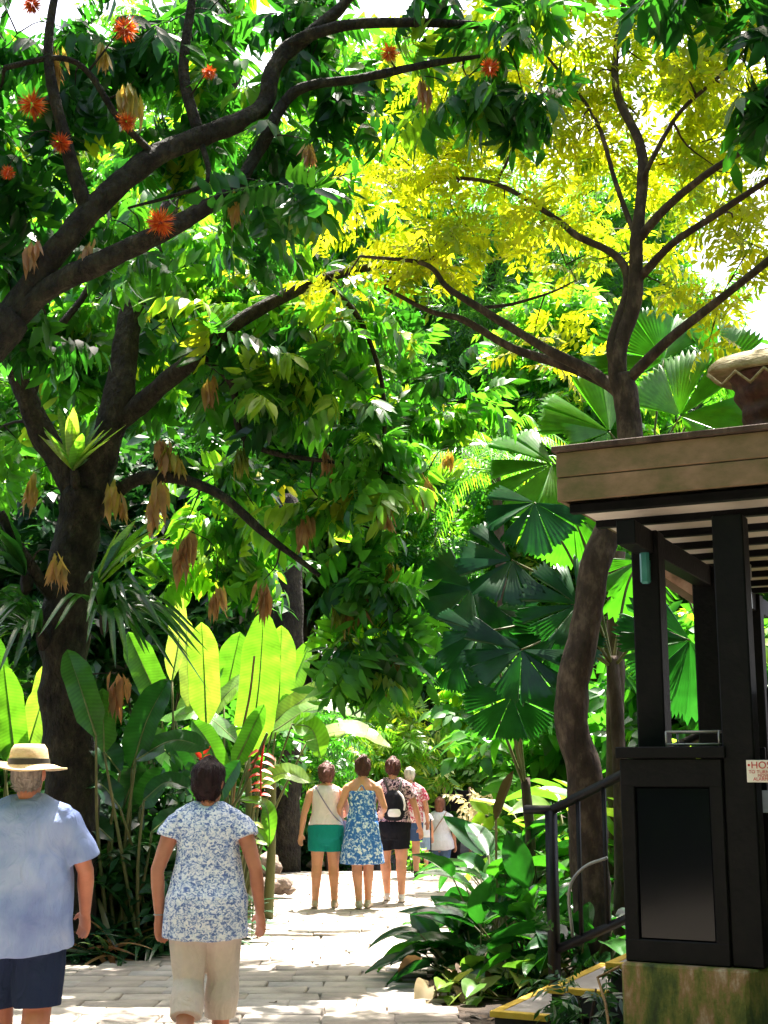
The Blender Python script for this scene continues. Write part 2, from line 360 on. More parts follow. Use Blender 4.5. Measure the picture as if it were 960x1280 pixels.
while rowy < 27.5:
    x = -7 + (row * .21) % .47
    while x < 4.2:
        k = pr.integers(0, 9); w = .46 + .05 * (k % 3 - 1); cx = x + w / 2 + .003; x += w + .006
        if inside(cx, rowy):
            near.append((rowy, cx, int(k), pr.normal(0, .012), pr.normal(0, .002)))
    rowy += .268; row += 1
def vis(c): # the slabs that show largest
    px, py, d = proj(np.array([[c[1], c[0], 0.]])); return -10 < px[0] < 970 and py[0] < 1295
cand = [c for c in near if vis(c)][:300]; cs = set(id(c) for c in cand)
for c in near:
    y, x, k, a, dz = c
    if id(c) in cs:
        o = bpy.data.objects.new('paver', pav_m[k]); o.location = (x, y, zg(x, y) + dz); o.rotation_euler = (0, 0, a); link(o); o.parent = path
    else:
        v, t = pav_v[k]; ca, sa = math.cos(a), math.sin(a)
        vv = v @ np.array([[ca, sa, 0], [-sa, ca, 0], [0, 0, 1]]) + np.array([x, y, zg(x, y) + dz])
        far.add(vv, t, pr.uniform(0, 1))
o = far.obj('paving', M['paver'], path); o['kind'] = 'stuff'

# ---------------------------------------------------------------- kiosk on a mossy plinth
UX, VX = np.array([.9, -.436]), np.array([.436, .9]); KC = np.array([.92, 6.9])
def K(a, b): q = KC + a * UX + b * VX; return (float(q[0]), float(q[1]))
def kbox(a0, a1, b0, b1, z0, z1, bev=.006): return prism_bm([K(a0, b0), K(a1, b0), K(a1, b1), K(a0, b1)], z0, z1, bev)
M['fascia'] = noisy('fascia', [(.085, .085, .03), (.17, .115, .065), (.26, .16, .105)], 4.5, 9, .8, .35, 40, stretch=(1, 1, 1.6), bdist=.006)
M['black_wood'] = noisy('black_wood', [(.0015, .0018, .0025), (.003, .003, .004), (.006, .005, .006)], 8, 5, .6, .2, 30, spec=.14)
M['black_metal'] = noisy('black_metal', [(.004, .004, .006), (.012, .010, .012)], 12, 4, .5, .15, spec=.3)
M['panel_pale'] = noisy('panel_pale', [(.58, .52, .46), (.74, .68, .62)], 3, 6, .8, .1)
M['log'] = noisy('log', [(.14, .075, .045), (.30, .17, .11), (.42, .27, .19)], 9, 6, .8, .4, stretch=(1, .4, 1))
M['teal_glass'] = noisy('teal_glass', [(.03, .16, .15), (.08, .26, .24)], 5, 2, .15, 0, spec=.6)
M['grey_metal'] = noisy('grey_metal', [(.22, .22, .22), (.36, .36, .35)], 9, 4, .45, .1, metal=.5)
def moss_mat():
    m, t, b, out = mat_base('mossy_concrete')
    tc = N(t, 'ShaderNodeTexCoord'); mp = N(t, 'ShaderNodeMapping'); mp.inputs['Scale'].default_value = (1, 1, .32); t.links.new(tc.outputs['Object'], mp.inputs[0])
    a = N(t, 'ShaderNodeTexNoise'); a.inputs['Scale'].default_value = 6.5; a.inputs['Detail'].default_value = 10; a.inputs['Roughness'].default_value = .68; t.links.new(mp.outputs[0], a.inputs['Vector'])
    r = ramp(t, [(.34, (.018, .028, .010)), (.44, (.055, .075, .014)), (.51, (.12, .12, .025)), (.57, (.22, .13, .065)), (.66, (.36, .29, .22))]); t.links.new(a.outputs[0], r.inputs[0])
    t.links.new(r.outputs[0], b.inputs['Base Color']); b.inputs['Roughness'].default_value = .92
    c = N(t, 'ShaderNodeTexNoise'); c.inputs['Scale'].default_value = 50; c.inputs['Detail'].default_value = 6; t.links.new(tc.outputs['Object'], c.inputs['Vector'])
    bp = N(t, 'ShaderNodeBump'); bp.inputs['Strength'].default_value = .7; bp.inputs['Distance'].default_value = .012; t.links.new(c.outputs[0], bp.inputs['Height']); t.links.new(bp.outputs[0], b.inputs['Normal'])
    return m
M['moss'] = moss_mat()
def glass_dark():
    m, t, b, out = mat_base('smoked_glass')
    b.inputs['Base Color'].default_value = (.004, .005, .007, 1); b.inputs['Roughness'].default_value = .10; b.inputs['Specular IOR Level'].default_value = .25
    return m
M['smoked'] = glass_dark()
kiosk = empty('kiosk', (*K(.25, .06), 0), 'dark timber kiosk with brown fascia roof on a mossy concrete plinth', 'kiosk')
# plinth: two faces meet in an obtuse corner
pl = [K(.25, .06), K(.86, .06), K(2.03, 1.67), K(2.1, 3.9), K(.25, 3.9)]
o = bm_obj('plinth', prism_bm(pl, 0, .65, .012), M['moss'], kiosk); o['label'] = 'concrete plinth streaked with green moss'
def post(a, b, z0, z1, w=.075): bm_obj('post', kbox(a - w, a + w, b - w, b + w, z0, z1, .008), M['black_wood'], kiosk)
post(.35, .50, .652, 2.868); post(.86, .20, .652, 2.868, .078); post(.35, 1.95, .652, 2.868); post(.35, 3.5, .652, 2.868)
post(2.3, 1.95, .0, 2.868); post(2.3, .40, .0, 2.868)
for z0, z1, db in ((2.985, 3.112, .004), (3.117, 3.25, 0)):
    bm_obj('fascia_board', kbox(0, 3.2, db, db + .028, z0, z1, .004), M['fascia'], kiosk)
    bm_obj('fascia_board', kbox(db, db + .028, .032, 4.1, z0, z1, .004), M['fascia'], kiosk)
bm_obj('roof', kbox(-.02, 3.22, -.02, 4.12, 3.253, 3.285, .004), M['bark_brown'], kiosk)
RB = [.10, .58, 1.06, 1.54, 2.02, 2.5, 2.98, 3.46, 3.9]
for b in RB: bm_obj('rafter', kbox(.035, 3.15, b, b + .055, 2.935, 2.985, .004), M['black_wood'], kiosk)
for b0, b1 in zip(RB[:-1], RB[1:]): bm_obj('ceiling_panel', kbox(.04, 3.14, b0 + .064, b1 - .004, 2.975, 2.983, .001), M['panel_pale'], kiosk)
for a in (.30, 2.25): bm_obj('beam', kbox(a, a + .10, .06, 4.0, 2.74, 2.866, .004), M['black_wood'], kiosk)
# lamps at the post heads
for a, b in ((.36, .405), (.62, 1.9)):
    bm_obj('lamp_bracket', kbox(a - .03, a + .03, b - .03, b + .014, 2.77, 2.865, .004), M['grey_metal'], kiosk)
    bm_obj('lamp_tube', kbox(a - .026, a + .026, b - .035, b + .010, 2.57, 2.768, .012), M['teal_glass'], kiosk)
v, t = tube(smooth_pts([P(800, 690, 9.15), P(850, 722, 9.0), P(893, 750, 8.85)], 5), .058, 12, .06); np_obj('log_beam', v, t, M['log'], kiosk, smooth=True)
A_, B_ = P(806, 716, 9.2), P(884, 766, 8.9); bm = bmesh.new()
dv = (B_ - A_).normalized(); sd_ = Vector((.3, 1, 0)).normalized() * .03
vv = [bm.verts.new(q) for q in (A_ - sd_, B_ - sd_, B_ + sd_, A_ + sd_)]; up = Vector((0, 0, .11)); v2 = [bm.verts.new(q.co + up) for q in vv]
bm.faces.new(vv[::-1]); bm.faces.new(v2)
for i in range(4): bm.faces.new((vv[i], vv[(i + 1) % 4], v2[(i + 1) % 4], v2[i]))
bm_obj('side_board', bm, M['fascia'], kiosk)
# counter cabinet with smoked glass
def cab(a0, a1, b0, b1, z0, z1, m='black_wood', n='cabinet_frame', p=None): return bm_obj(n, kbox(a0, a1, b0, b1, z0, z1, .005), M[m], p or kiosk)
cabinet = cab(.265, .775, .15, .41, .652, 1.64, n='cabinet')
cab(.262, .335, .112, .148, .70, 1.64, n='cabinet_stile', p=cabinet); cab(.712, .778, .112, .148, .70, 1.64, n='cabinet_stile', p=cabinet)
cab(.262, .778, .110, .148, .652, .76, n='cabinet_rail', p=cabinet); cab(.262, .778, .110, .148, 1.50, 1.64, n='cabinet_rail', p=cabinet)
cab(.337, .710, .128, .147, .762, 1.498, 'smoked', 'glass_pane', cabinet)
cab(.245, .80, .095, .43, 1.642, 1.70, n='cabinet_top', p=cabinet)
cab(.80, .93, .46, .49, .652, 1.70, n='back_board'); cab(.96, 2.2, .42, .46, .652, 2.0, n='back_board')  # the wider board is added, black for the dark interior beside the post
M['paper_blue'] = noisy('paper_blue', [(.30, .34, .44), (.42, .46, .56)], 14, 4, .7, 0, stretch=(.3, .3, 3))
M['paper_white'] = noisy('paper_white', [(.66, .62, .56), (.80, .76, .70)], 6, 3, .7, 0)
M['ink_red'] = noisy('ink_red', [(.42, .015, .02), (.52, .03, .03)], 20, 2, .6, 0)
M['ink_dark'] = noisy('ink_dark', [(.02, .02, .02), (.05, .045, .04)], 20, 2, .6, 0)
M['cream_label'] = noisy('cream_label', [(.46, .40, .28), (.58, .52, .38)], 8, 3, .6, 0)
def plate(name, px0, py0, px1, py1, d, mat, label, cat, parent=None, thick=.006):
    """thin board facing the kiosk front, its corners at these places"""
    a, b = P(px0, py0, d), P(px1, py1, d); cx = (a.x + b.x) / 2; w = abs(b.x - a.x) / .9; z0, z1 = min(a.z, b.z), max(a.z, b.z)
    u = np.array([*UX]); n = np.array([*VX]); c = np.array([cx, d])
    q = [c - u * w / 2 - n * thick, c + u * w / 2 - n * thick, c + u * w / 2, c - u * w / 2]
    o = bm_obj(name, prism_bm([tuple(k) for k in q], z0, z1, .001), mat, parent)
    if label: tag(o, label, cat)
    return o, c, w, z0, z1
def write(txt, parent, c, w, z, dx, size, mat, off=.0085):
    cu = bpy.data.curves.new('lettering', 'FONT'); cu.body = txt; cu.size = size; cu.extrude = .0006; cu.space_character = 1.02
    o = bpy.data.objects.new('lettering', cu); link(o)
    p2 = c - UX * w / 2 + UX * dx - VX * off
    o.matrix_world = Matrix.Translation((p2[0], p2[1], z)) @ Matrix(((UX[0], 0, -VX[0], 0), (UX[1], 0, -VX[1], 0), (0, 1, 0, 0), (0, 0, 0, 1)))
    dg = bpy.context.evaluated_depsgraph_get(); me = bpy.data.meshes.new_from_object(o.evaluated_get(dg)); mw = o.matrix_world.copy()
    bpy.data.objects.remove(o); me.materials.clear(); me.materials.append(mat); me.transform(mw)
    o = bpy.data.objects.new('lettering', me); link(o); o.parent = parent; return o
s_, c, w, z0, z1 = plate('hose_sign', 936, 950, 986, 978, 6.548, M['paper_white'], 'white sign with red letters HOSE on the kiosk post', 'sign', thick=.005)
h = z1 - z0
write('•HOSE', s_, c, w, z0 + h * .62, .004, .048, M['ink_red']); write('TO TURN ON', s_, c, w, z0 + h * .40, .010, .022, M['ink_red'])
write('MOVE', s_, c, w, z0 + h * .24, .052, .020, M['ink_red']); write('ALARM', s_, c, w, z0 + h * .08, .030, .022, M['ink_red'])
n_, c, w, z0, z1 = plate('paper_notice', 897, 960, 916, 1036, 7.05, M['paper_blue'], 'bluish printed notice sheet on the board behind the cabinet', 'notice')
for i in range(9):
    zz = z1 - (i + .8) * (z1 - z0) / 10; a0, a1 = c - UX * w * .42 - VX * .008, c + UX * w * (.4 - .1 * (i % 3)) - VX * .008
    a2, a3 = a1 + VX * .0015, a0 + VX * .0015
    bm_obj('print_line', prism_bm([tuple(a0), tuple(a1), tuple(a2), tuple(a3)], zz, zz + .006), M['ink_dark'], n_)
l_, c, w, z0, z1 = plate('name_plate', 893, 937, 915, 950, 7.0, M['cream_label'], 'small cream name plate above the bluish notice', 'plate')
q0, q1 = c - UX * w * .36 - VX * .008, c + UX * w * .36 - VX * .008
bm_obj('print_line', prism_bm([tuple(q0), tuple(q1), tuple(q1 + VX * .0015), tuple(q0 + VX * .0015)], z0 + .018, z0 + .034), M['ink_dark'], l_)
plate('paper_notice', 954, 988, 990, 1016, 6.75, M['paper_blue'], 'pale torn notice below the red lettered sign', 'notice')
# wire tray on the cabinet
tr = empty('wire_tray', (*K(.6, .28), 1.70), 'thin wire tray standing on the dark cabinet top', 'tray')
S = Soup()
for z in (1.712, 1.775):
    c4 = [K(.50, .14), K(.765, .14), K(.765, .38), K(.50, .38)]
    for i in range(4): v, t = tube([(*c4[i], z), (*c4[(i + 1) % 4], z)], .005, 6); S.add(v, t)
S.obj('rim', M['grey_metal'], tr)
for q in ((.50, .14), (.765, .14), (.765, .38), (.50, .38)): v, t = tube([(*K(*q), 1.70), (*K(*q), 1.776)], .005, 6); np_obj('leg', v, t, M['grey_metal'], tr)

# carved wooden figure on the roof
M['carved'] = noisy('carved', [(.035, .016, .014), (.10, .042, .032), (.18, .085, .06)], 14, 8, .7, .7, 40, bdist=.012)
M['thatch'] = noisy('thatch', [(.10, .085, .035), (.24, .19, .085), (.42, .34, .20)], 8, 8, .85, .5, 30, stretch=(1, 1, 2.5))
M['red_clay'] = noisy('red_clay', [(.20, .03, .018), (.42, .08, .05), (.50, .14, .09)], 18, 5, .8, .6, 40)
OC = K(1.05, .62); orn = empty('carved_figure', (*OC, 3.287), 'carved dark wood figure with a moss brown cap on the kiosk roof', 'carving')
def ring_body(zs, rs, n=28, ridge=0.0, jag=0.0, cx=0, cy=0):
    V = []; T = []
    for z, r0 in zip(zs, rs):
        for i in range(n):
            a = 2 * math.pi * i / n; rr = r0 * (1 + ridge * math.sin(z * 60 + .6 * math.sin(3 * a)) + jag * noise.noise(Vector((math.cos(a) * 3, math.sin(a) * 3, z * 14))))
            V.append((OC[0] + cx + rr * math.cos(a), OC[1] + cy + rr * math.sin(a), z))
    m = len(zs)
    for k in range(m - 1):
        for i in range(n): j = (i + 1) % n; T += [(k * n + i, k * n + j, (k + 1) * n + j), (k * n + i, (k + 1) * n + j, (k + 1) * n + i)]
    V += [(OC[0] + cx, OC[1] + cy, zs[0]), (OC[0] + cx, OC[1] + cy, zs[-1])]
    for i in range(n): j = (i + 1) % n; T += [(m * n, j, i), (m * n + 1, (m - 1) * n + i, (m - 1) * n + j)]
    return np.array(V), np.array(T)
zs = np.linspace(3.287, 3.40, 6); v, t = ring_body(zs, np.linspace(.165, .15, 6), 28, .04, .22); np_obj('clay_base', v, t, M['red_clay'], orn)
zs = np.linspace(3.395, 3.70, 22); v, t = ring_body(zs, .155 + .075 * np.linspace(0, 1, 22) ** 1.3, 32, .045, .12); np_obj('carved_body', v, t, M['carved'], orn, smooth=True)
# cap: a rounded hipped hood
V = []; T = []; nu, nv = 20, 9
for k in range(nv):
    f = k / (nv - 1)
    for i in range(nu):
        a = 2 * math.pi * i / nu; sx, sy = math.cos(a), math.sin(a); e = .7
        rx = .34 * (1 - f ** 2.6) ** .5 + .001; ry = .27 * (1 - f ** 2.2) ** .5 + .001
        q = np.array(OC) + UX * (rx * abs(sx) ** e * np.sign(sx)) + VX * (ry * abs(sy) ** e * np.sign(sy))
        V.append((q[0], q[1], 3.70 + .15 * f + .035 * (abs(sx) ** 2) * (1 - f)))
for k in range(nv - 1):
    for i in range(nu): j = (i + 1) % nu; T += [(k * nu + i, k * nu + j, (k + 1) * nu + j), (k * nu + i, (k + 1) * nu + j, (k + 1) * nu + i)]
for i in range(1, nu - 1): T.append((0, i + 1, i))
np_obj('cap', np.array(V), np.array(T), M['thatch'], orn, smooth=True)
zz = []
for i in range(9): q = np.array(OC) + UX * (-.30 + .075 * i) - VX * .262; zz.append((q[0], q[1], 3.685 - (.07 if i % 2 else 0)))
v, t = tube(zz, .011, 6); np_obj('zigzag_trim', v, t, M['thatch'], orn)

# ---------------------------------------------------------------- stairs and handrail
M['tread'] = noisy('tread', [(.26, .22, .20), (.38, .34, .31)], 5, 8, .85, .3, 40, bdist=.006)
M['yellow'] = noisy('yellow', [(.40, .24, .02), (.58, .36, .03), (.62, .40, .06)], 10, 6, .6, .2)
M['riser'] = noisy('riser', [(.010, .010, .011), (.03, .027, .026)], 6, 6, .8, .3)
stair = empty('stairs', (*K(-.884, 1.18), 0), 'short dark stairs with yellow edged treads leading up to the kiosk', 'stairs')
for i in range(3):
    a = -.884 + .36 * i; z = .16 * (i + 1)
    rs_ = bm_obj('step', kbox(a + .02, .24, 1.19 + .003 * i, 2.26 - .003 * i, z - .16 + (.002 if i else 0), z - .03, .004), M['riser'], stair)
    bm_obj('tread', kbox(a, a + .36 if i < 2 else .24, 1.18 + .002 * i, 2.27 - .002 * i, z - .028, z, .004), M['tread'], stair)
    bm_obj('nosing', kbox(a - .004, a + .055, 1.235, 2.275, z - .030, z + .005, .002), M['yellow'], stair)
    bm_obj('nosing', kbox(a - .004, a + .36, 1.172 + .002 * i, 1.232, z - .030, z + .0055, .002), M['yellow'], stair)
rail = empty('handrail', (*K(-.79, 2.1), .16), 'black metal handrail with upright bars beside the kiosk stairs', 'handrail')
def bar(name, p0, p1, r, parent, n=4):
    v, t = tube([p0, p1], r, n); return np_obj(name, v, t, M['black_metal'], parent)
def K3(a, b, z): return (*K(a, b), z)
bar('post', K3(-.79, 2.1, .16), K3(-.79, 2.1, 1.31), .042, rail); bar('top_rail', K3(-.98, 2.1, 1.315), K3(-.76, 2.1, 1.315), .030, rail)
bar('top_rail', K3(-.78, 2.1, 1.315), K3(.36, 2.1, 1.86), .032, rail); bar('bottom_rail', K3(-.80, 2.1, .40), K3(.36, 2.1, .93), .030, rail)
for i in range(6): a = -.60 + .18 * i; bar('baluster', K3(a, 2.1, .40 + .457 * (a + .8)), K3(a, 2.1, 1.315 + .478 * (a + .78)), .016, rail)
bar('post', K3(.36, 2.1, .64), K3(.36, 2.1, 1.90), .042, rail)
v, t = tube(smooth_pts([K3(-.66, 2.1, .50), K3(-.66, 2.05, .80), K3(-.55, 2.02, .95), K3(-.38, 2.0, 1.02)], 4), .011, 6); np_obj('bent_bar', v, t, M['grey_metal'], rail)
st = P(747, 1222, 7.5); v, t = tube([tuple(P(768, 1330, 7.0)), tuple(P(757, 1255, 7.3)), tuple(st), tuple(P(775, 1208, 7.5))], .008, 6)
tag(np_obj('cane', v, t, M['dry']), 'thin bent yellow cane leaning by the mossy plinth', 'cane')
# ---------------------------------------------------------------- trees
class Tree:
    def __init__(s, name, base, label, group=None, bark='bark_dark', cat='tree'):
        s.root = empty(name, base, label, cat, group); s.bark = M[bark]; s.S = Soup(); s.nodes = []; s.leaf_recs = []
    def limb(s, pts, r0, r1, n=9, k=5, rough=.10):
        """pts: world points; tapered"""
        p = smooth_pts([tuple(q) for q in pts], k); rad = np.linspace(1, 0, len(p)) ** .8 * (r0 - r1) + r1
        v, t = tube(p, rad, n + 4 if n > 8 else n, rough * 1.6, seed=len(s.nodes)); s.S.add(v, t)
        for q, r_ in zip(p, rad): s.nodes.append((*q, r_))
        return p
    def twig(s, c, rr=.010, nn=4):
        nd = np.array(s.nodes); dd = np.linalg.norm(nd[:, :3] - c, axis=1) + nd[:, 3] * 0
        j = int(np.argmin(dd)); a = nd[j, :3]; L = dd[j]
        if L < .05: return
        mid = (a + c) / 2 + np.array([rng.normal(0, .10), rng.normal(0, .10), rng.normal(.08, .08)]) * min(L, 2.0)
        p = smooth_pts([a, mid, c], 3); r0 = min(nd[j, 3] * .7, rr * (1 + L * .9))
        v, t = tube(p, np.linspace(r0, rr * .4, len(p)), nn); s.S.add(v, t)
        for q in p[2:]: s.nodes.append((*q, rr))
    def crown(s, blobs, per_m3, kinds, mat, leaves=7, scale=1.0, reach=.10, droop=.35, tone=(.45, .22), up=.8, twigs=True, n_obj=0, shell=.45, name='crown', keep=None):
        """blobs (centre, radius or 3 radii); clusters of leaves at twig ends"""
        cents = []
        for c, r_ in blobs:
            rr = np.broadcast_to(np.asarray(r_, float), (3,)); vol = 4.19 * rr.prod(); n = max(3, int(per_m3 * vol * rng.uniform(.85, 1.15)))
            q = norm(rng.normal(size=(n, 3))) * (rng.uniform(0, 1, (n, 1)) ** shell)
            lump = 1 + .28 * np.array([noise.noise(Vector(a * 2.1) + Vector(c)) for a in q])[:, None]
            cents.append(np.array(c) + q * rr * lump)
        C_ = np.vstack(cents)
        if keep is not None: C_ = C_[keep(C_)]
        order = np.argsort(C_[:, 2] * .3 + rng.normal(0, .3, len(C_)))
        if twigs:
            nd = np.array(s.nodes)[:, :3]; d0 = np.array([np.min(np.linalg.norm(nd - c, axis=1)) for c in C_]); order = np.argsort(d0)
            for i in order: s.twig(C_[i])
        k = len(C_); nl = rng.integers(max(2, leaves - 2), leaves + 3, k); idx = np.repeat(np.arange(k), nl); n = len(idx)
        out = rng.normal(size=(n, 3)); out[:, 2] = out[:, 2] * .55 - droop; out = norm(out)
        pos = C_[idx] + out * rng.uniform(.0, reach, (n, 1)) + rng.normal(0, reach * .5, (n, 3))
        nrm = rng.normal(0, .45, (n, 3)); nrm[:, 2] += up
        rot = frames(out, nrm); scl = scale * rng.uniform(.7, 1.2, n)
        ctone = rng.normal(tone[0], tone[1] * .7, k); tn = np.clip(ctone[idx] + rng.normal(0, tone[1] * .6, n), 0, 1)
        tm = []; 
        for q in kinds: tm += TP[q]
        ti = rng.integers(0, len(tm), n); use = np.ones(n, bool)
        if n_obj:
            px, py, dep = proj(pos); inf = (px > -10) & (px < 970) & (py > -10) & (py < 1290)
            cand = np.where(inf)[0]; cand = cand[np.argsort(dep[cand] / scl[cand])][:n_obj]; use[cand] = False
            cache = {}
            for i in cand:
                key = (int(ti[i]), int(np.clip(tn[i], 0, .999) * 5))
                if key not in cache:
                    v, t = tm[key[0]]; me = np_mesh('leaf', v, t, np.full(len(v), (key[1] + .5) / 5)); me.materials.append(mat); cache[key] = me
                o = bpy.data.objects.new('leaf', cache[key]); m4 = np.eye(4); m4[:3, :3] = rot[i] * scl[i]; m4[:3, 3] = pos[i]
                o.parent = s.root; o.matrix_parent_inverse = Matrix.Translation(-Vector(s.root.location)); o.matrix_basis = Matrix(m4.tolist()); link(o)
        F = Soup()
        for q in range(len(tm)):
            w = use & (ti == q); F.add_many(tm[q], pos[w], rot[w], scl[w], tn[w])
        o = F.obj(name, mat, s.root)
        if o: o['kind'] = 'stuff'
        return C_
    def done(s):
        return s.S.obj('trunk', s.bark, s.root, smooth=True)
TT = [tassel_tmpl(22, .30, .062, i) for i in range(5)]
def tassels(tree, spots, d, cols=(.3, .95)):
    for i, sp in enumerate(spots):
        px, py, L = sp[:3]; p = P(px, py, sp[3] if len(sp) > 3 else d); v, t = TT[i % 5]; k = L / .5 * rng.uniform(.9, 1.25)
        tn = np.clip(np.linspace(cols[1], cols[0], 9)[rng.integers(0, 9)] + rng.normal(0, .05, len(v)) + .35 * (v[:, 2] / .5 + .7), 0, 1)
        a = rng.uniform(0, 6.28); ca, sa = math.cos(a), math.sin(a); m = np.array([[ca, -sa, 0], [sa, ca, 0], [0, 0, 1]])
        vv = v @ m.T * k + np.array(p)
        np_obj('young_leaf_tassel', vv, t, M['tassel'], tree.root, tn)
        if tree.nodes: tree.twig(np.array(p), .008)
def flower_ball(tree, px, py, d, r=.10):
    p = np.array(P(px, py, d)); S_ = Soup(); n = 260; q = norm(rng.normal(size=(n, 3)) + np.array([0, 0, -.15]))
    v, t = leaflet(1, .10, .3, .1, False)
    S_.add_many((v, t), p + q * r * .15, frames(q, rng.normal(size=(n, 3))), r * rng.uniform(.7, 1.25, n), np.clip(rng.normal(.5, .25, n), 0, 1))
    o = S_.obj('flower', M['flower'], tree.root)
    if tree.nodes: tree.twig(p + np.array([0, 0, .05]), .008)

# big dark tree left of the path with forked trunk
dA = 12.0
tA = Tree('flame_tree', tuple(Vector((P(95, 1000, dA).x, dA, 0))), 'dark forked tree trunk with ferns and hanging brown young leaves left of the path', bark='bark_dark')
b0 = P(92, 1150, dA); b0.z = -.05
tA.limb([b0, P(90, 1020, dA), P(86, 900, dA), P(80, 800, dA), P(90, 700, dA), P(106, 615, dA)], .24, .19, 16, 8, .16)
tA.limb([P(106, 640, dA), P(84, 590, 11.95), P(56, 548, 11.9), P(36, 505, 11.8), P(10, 440, 11.6), P(-40, 380, 11.4)], .15, .07, 12, 7, .14)
tA.limb([P(104, 640, dA), P(128, 565, dA), P(148, 500, dA), P(158, 430, 12.1), P(170, 375, 12.2), P(200, 290, 12.4), P(240, 190, 12.6), P(300, 90, 12.6)], .17, .05, 14, 7, .14)
tA.limb([P(146, 530, dA), P(190, 492, 11.9), P(250, 442, 11.7), P(310, 395, 11.7), P(400, 350, 11.8), P(480, 330, 12)], .105, .03, 11, 7, .14)
tA.limb([P(118, 645, dA), P(170, 600, 11.9), P(230, 600, 11.8), P(280, 622, 11.7), P(332, 668, 11.6), P(400, 720, 11.6)], .07, .02, 10, 7, .14)
tA.limb([P(250, 442, 11.7), P(290, 480, 11.8), P(300, 540, 11.8), P(340, 566, 11.8), P(430, 580, 11.8), P(520, 600, 11.8)], .04, .012, 8)
tA.limb([P(0, 640, 11.6), P(22, 680, 11.7), P(50, 725, 11.8), P(84, 770, 11.95)], .045, .06, 8)
tA.limb([P(36, 505, 11.8), P(60, 430, 11.9), P(110, 360, 12), P(130, 280, 12)], .05, .02, 8)
tA.limb([P(400, 350, 11.8), P(450, 400, 11.8), P(480, 500, 11.8), P(470, 640, 11.7), P(440, 730, 11.7)], .03, .010, 7)
AB = [((290, 480, 12), .75), ((400, 430, 12.1), .75), ((480, 560, 11.9), .5), ((440, 650, 11.8), .48), ((320, 610, 12.6), .6), ((250, 350, 12.6), .9), ((120, 450, 13), .8), ((55, 400, 12.5), .7),
      ((470, 380, 12.6), .6), ((245, 640, 13.0), .6), ((470, 735, 11.8), .32), ((540, 500, 12.5), .45), ((350, 300, 13), .6), ((430, 300, 13.5), .6), ((20, 560, 12.8), .5), ((450, 820, 11.7), .2), ((300, 690, 13), .4), ((200, 250, 13.5), .7), ((60, 320, 13.5), .7), ((420, 230, 13.5), .6)]
tA.crown([(P(*c), r_) for c, r_ in AB], 3.3, ['droop'], M['leaf_deep'], 6, 1.0, .12, .45, (.55, .28), .7, n_obj=150)
tA.crown([(P(*c), r_) for c, r_ in AB], 3.5, ['droop'], M['leaf_bright'], 6, 1.0, .12, .45, (.6, .3), .7, n_obj=140, name='sunlit_crown')  # brighter leaf colour put in for the sunlit part of the crown
tassels(tA, [(535, 590, .5, 11.8), (522, 595, .4), (440, 720, .62), (428, 735, .5), (487, 815, .55, 11.7), (478, 625, .45), (230, 660, .7), (218, 555, .4), (205, 545, .5), (300, 555, .4), (75, 690, .4, 11.4), (40, 590, .5), (145, 600, .55, 11.8), (150, 840, .5, 11.6), (270, 730, .45), (450, 610, .4), (425, 385, .35), (262, 470, .5), (490, 700, .4), (380, 640, .4), (330, 725, .4), (410, 560, .35), (560, 560, .35), (198, 600, .6)], 11.8)

# tree whose limbs reach in from beyond the left edge
dB = 9.3
tB = Tree('flame_tree', (-4.35, 8.6, 0), 'orange flowered tree whose long dark limbs arch over the path', bark='bark_dark')
tB.limb([(-4.35, 8.6, -.05), (-4.2, 8.7, 1.5), (-3.7, 8.9, 3.0), P(-60, 480, 9.1), P(15, 395, 9.2)], .26, .15, 12, 7, .12)
tB.limb([P(5, 410, 9.2), P(60, 330, 9.2), P(110, 265, 9.2), P(180, 205, 9.3), P(250, 172, 9.4), P(325, 138, 9.4), P(342, 85, 9.4), P(385, 45, 9.4), P(430, 5, 9.3), P(470, -60, 9.3)], .108, .026, 14, 11, .20)
tB.limb([P(335, 118, 9.4), P(355, 62, 9.4), P(420, 34, 9.3), P(500, 28, 9.3), P(570, 30, 9.3), P(632, 33, 9.3), P(700, 20, 9.3)], .055, .016, 9, 7)
tB.limb([P(12, 405, 9.2), P(60, 362, 9.15), P(130, 325, 9.1), P(200, 292, 9.1), P(255, 262, 9.2), P(292, 238, 9.2), P(325, 185, 9.3), P(368, 115, 9.4), P(450, 98, 9.4), P(550, 78, 9.3), P(600, 70, 9.3)], .086, .014, 13, 11, .20)
tB.limb([P(5, 85, 9), P(70, 72, 9), P(110, 90, 9.1), P(150, 150, 9.2), P(200, 200, 9.3)], .02, .03, 7)
tB.limb([P(250, 172, 9.4), P(260, 225, 9.3), P(215, 245, 9.3), P(160, 260, 9.3)], .025, .01, 6)
tB.limb([P(110, 265, 9.2), P(80, 170, 9.1), P(60, 60, 9), P(80, -60, 9)], .06, .02, 8)
tB.limb([P(250, 172, 9.4), P(230, 90, 9.4), P(240, 0, 9.4), P(260, -120, 9.4)], .05, .02, 8)
BB = [((345, 225, 8.95), .10), ((30, 50, 9.8), .75), ((160, 30, 10), .6), ((40, 200, 9.7), .5), ((250, 60, 10), .65), ((400, 0, 9.9), .6), ((355, 175, 9.8), .34), ((540, 5, 9.6), .4), ((572, 110, 9.3), .22), ((150, 320, 10), .4), ((300, 280, 10.2), .34),
      ((300, 10, 11), .55), ((220, 10, 11), .5), ((655, 15, 9.2), .32), ((650, 120, 9.3), .14), ((110, 150, 9.8), .4), ((20, 320, 9.8), .45), ((430, 100, 10), .35), ((220, 190, 10.1), .4), ((60, 430, 9.8), .3), ((300, -150, 9.9), .6), ((100, -170, 9.6), .7), ((520, -130, 9.7), .4), ((-120, 100, 9.6), .8), ((-90, 320, 9.6), .7)]
